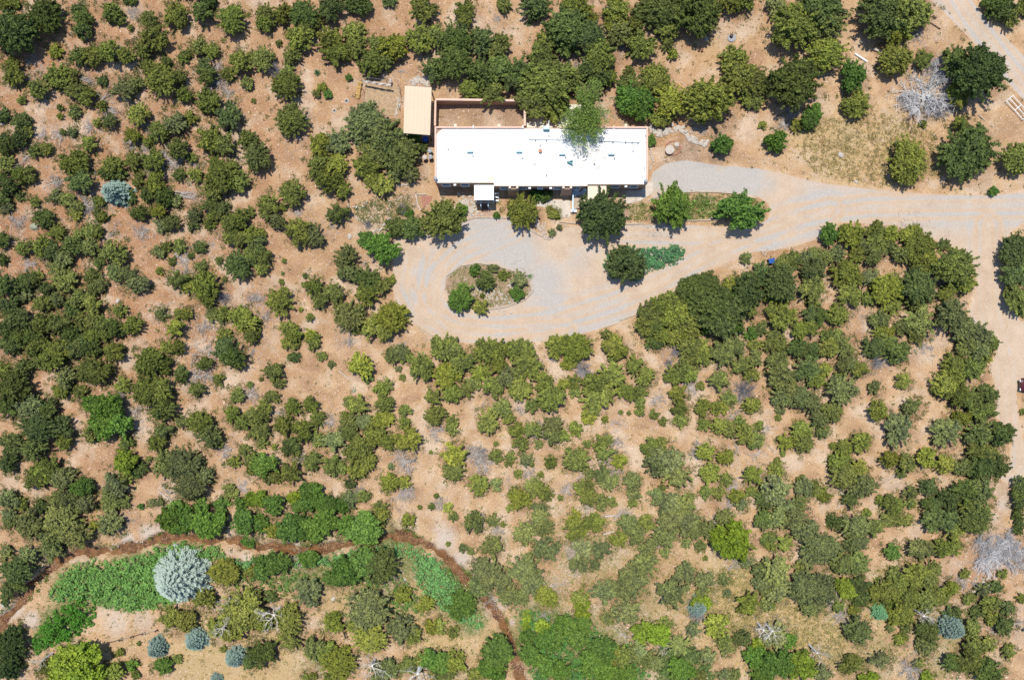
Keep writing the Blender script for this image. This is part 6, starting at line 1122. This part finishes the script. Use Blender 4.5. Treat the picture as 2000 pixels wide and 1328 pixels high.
# low plants in the garden beds
rs_ = np.random.RandomState(41)
for poly, n_, col_, lab_ in (([(871, 563), (874, 542), (901, 522), (935, 517), (965, 521), (1009, 534), (1033, 549), (1038, 567), (1024, 583), (985, 597), (940, 603), (900, 603), (882, 584)], 420, (.20, .24, .10), "low grey-green ground plants inside the oval island bed"),
        ([(1228, 400), (1290, 388), (1345, 380), (1440, 381), (1490, 395), (1498, 412), (1480, 428), (1400, 428), (1300, 432), (1228, 432)], 650, (.22, .25, .09), "yellow-green weeds in the long bed beside the drive"),
        ([(1066, 400), (1096, 408), (1096, 430), (1072, 426)], 110, (.24, .25, .06), "yellowish weeds in the small bed by the front path"),
        ([(690, 400), (800, 375), (812, 410), (760, 440), (700, 435)], 320, (.22, .24, .12), "sparse low plants between the left garden's stone rows"),
        ([(1585, 240), (1700, 220), (1830, 250), (1840, 350), (1720, 365), (1600, 345), (1560, 300)], 1300, (.40, .32, .19), "tall straw-coloured grass on the dry clearing above the drive"),
        ([(1330, 1120), (1460, 1100), (1560, 1190), (1660, 1230), (1640, 1300), (1500, 1270), (1380, 1220), (1300, 1180)], 2000, (.34, .29, .155), "straw-coloured meadow grass at the lower right")):
    pw = np.array(poly, float); q_ = rs_.uniform(pw.min(0), pw.max(0), (n_ * 2, 2)); q_ = q_[inside(q_[:, 0], q_[:, 1], poly)][:n_]; X, Y = P(q_[:, 0], q_[:, 1])
    tufts("bed_plants" if n_ < 1000 else "meadow_grass", np.ones(len(X), bool), 12, .075, col_, M['leaf'], lab_, "grass" if n_ > 1000 else "ground plants", .14)

# scrub going on beyond the picture's edges, one mass
rs_ = np.random.RandomState(77); VV = []; TT = []
src = []
for cm_, _, R_, h_ in MED[:4]:
    co = np.empty(len(cm_.vertices) * 3, 'f'); cm_.vertices.foreach_get("co", co); tn = np.empty(len(cm_.polygons), 'f'); cm_.attributes["tone"].data.foreach_get("value", tn); src.append((co.reshape(-1, 3), tn))
while len(VV) < 110:
    x, y = rs_.uniform(-90, 90), rs_.uniform(-66, 66)
    qx, qy = 1000 + x * F / (H - 2), 664 - y * F / (H - 2)
    if -50 < qx < 2050 and -50 < qy < 1378: continue
    if 340 < qy < 460 and qx > 2000 or (qy < 0 and 1730 < qx < 1960) or (qx > 2000 and qy < 330) or pdist(x, y, CW) < 3: continue
    co, tn = src[rs_.randint(4)]; a = rs_.uniform(0, 6.28); s_ = rs_.uniform(.7, 1.7); z = float(hz(x, y)); c_, n_ = math.cos(a) * s_, math.sin(a) * s_
    VV.append(np.stack([co[:, 0] * c_ - co[:, 1] * n_ + x, co[:, 0] * n_ + co[:, 1] * c_ + y, co[:, 2] * s_ + z], -1)); TT.append(tn)
o = link("distant_scrub", quad_mesh("distant_scrub", np.vstack(VV), np.concatenate(TT), M['leaf'])); o.color = (.13, .165, .055, 1); tag(o, "scrub wood going on beyond the edges of the slope", "scrub", kind="stuff")

# ------------------------------------------------------------------ labels: nearest landmark, then place in the row
ORD = ["leftmost", "second from left", "third from left", "fourth from left", "fifth from left", "sixth from left", "seventh from left", "eighth from left", "ninth from left", "tenth from left", "eleventh from left", "twelfth from left", "thirteenth from left", "fourteenth from left", "fifteenth from left", "sixteenth from left"]
buck = {}
for o, nm, ph, px, py in ALL:
    a = min(range(len(ANCH)), key=lambda i: (ANCH[i][0] - px) ** 2 + (ANCH[i][1] - py) ** 2)
    buck.setdefault((a, ph), []).append((px, o, nm))
GRP = {"juniper_tree": "junipers on the slopes", "cedar_tree": "cedars on the slopes", "juniper_shrub": "juniper shrubs", "cedar_shrub": "cedar shrubs", "oak_shrub": "scrub oak shrubs", "pine_sapling": "pine saplings", "pine_tree": "pinyon pines on the slopes", "oak_tree": "scrub oaks on the slopes", "broadleaf_tree": "broadleaf trees", "evergreen_shrub": "evergreen shrubs", "leafy_shrub": "leafy shrubs",
       "dead_brush": "dead brush", "fallen_branch": "fallen branches", "bare_tree": "bare tree limbs", "grey_shrub": "leafless grey shrubs"}
for (a, ph), L in buck.items():
    L.sort(key=lambda q: q[0])
    for i, (px, o, nm) in enumerate(L):
        o["label"] = f"{ph} {ANCH[a][2]}" if len(L) == 1 else f"{ORD[min(i, 15)]} {ph} {ANCH[a][2]}" if i == 0 else f"{ph} {ANCH[a][2]}, {ORD[min(i, 15)]}"
        o["group"] = GRP[nm]
        w_ = o["label"].split()
        for drop in ("mid-sized", "knee-high", "tiny", "small", "large", "very", "the", "right", "photo's"):
            if len(w_) <= 16: break
            if drop in w_: w_.remove(drop)
        o["label"] = " ".join(w_)
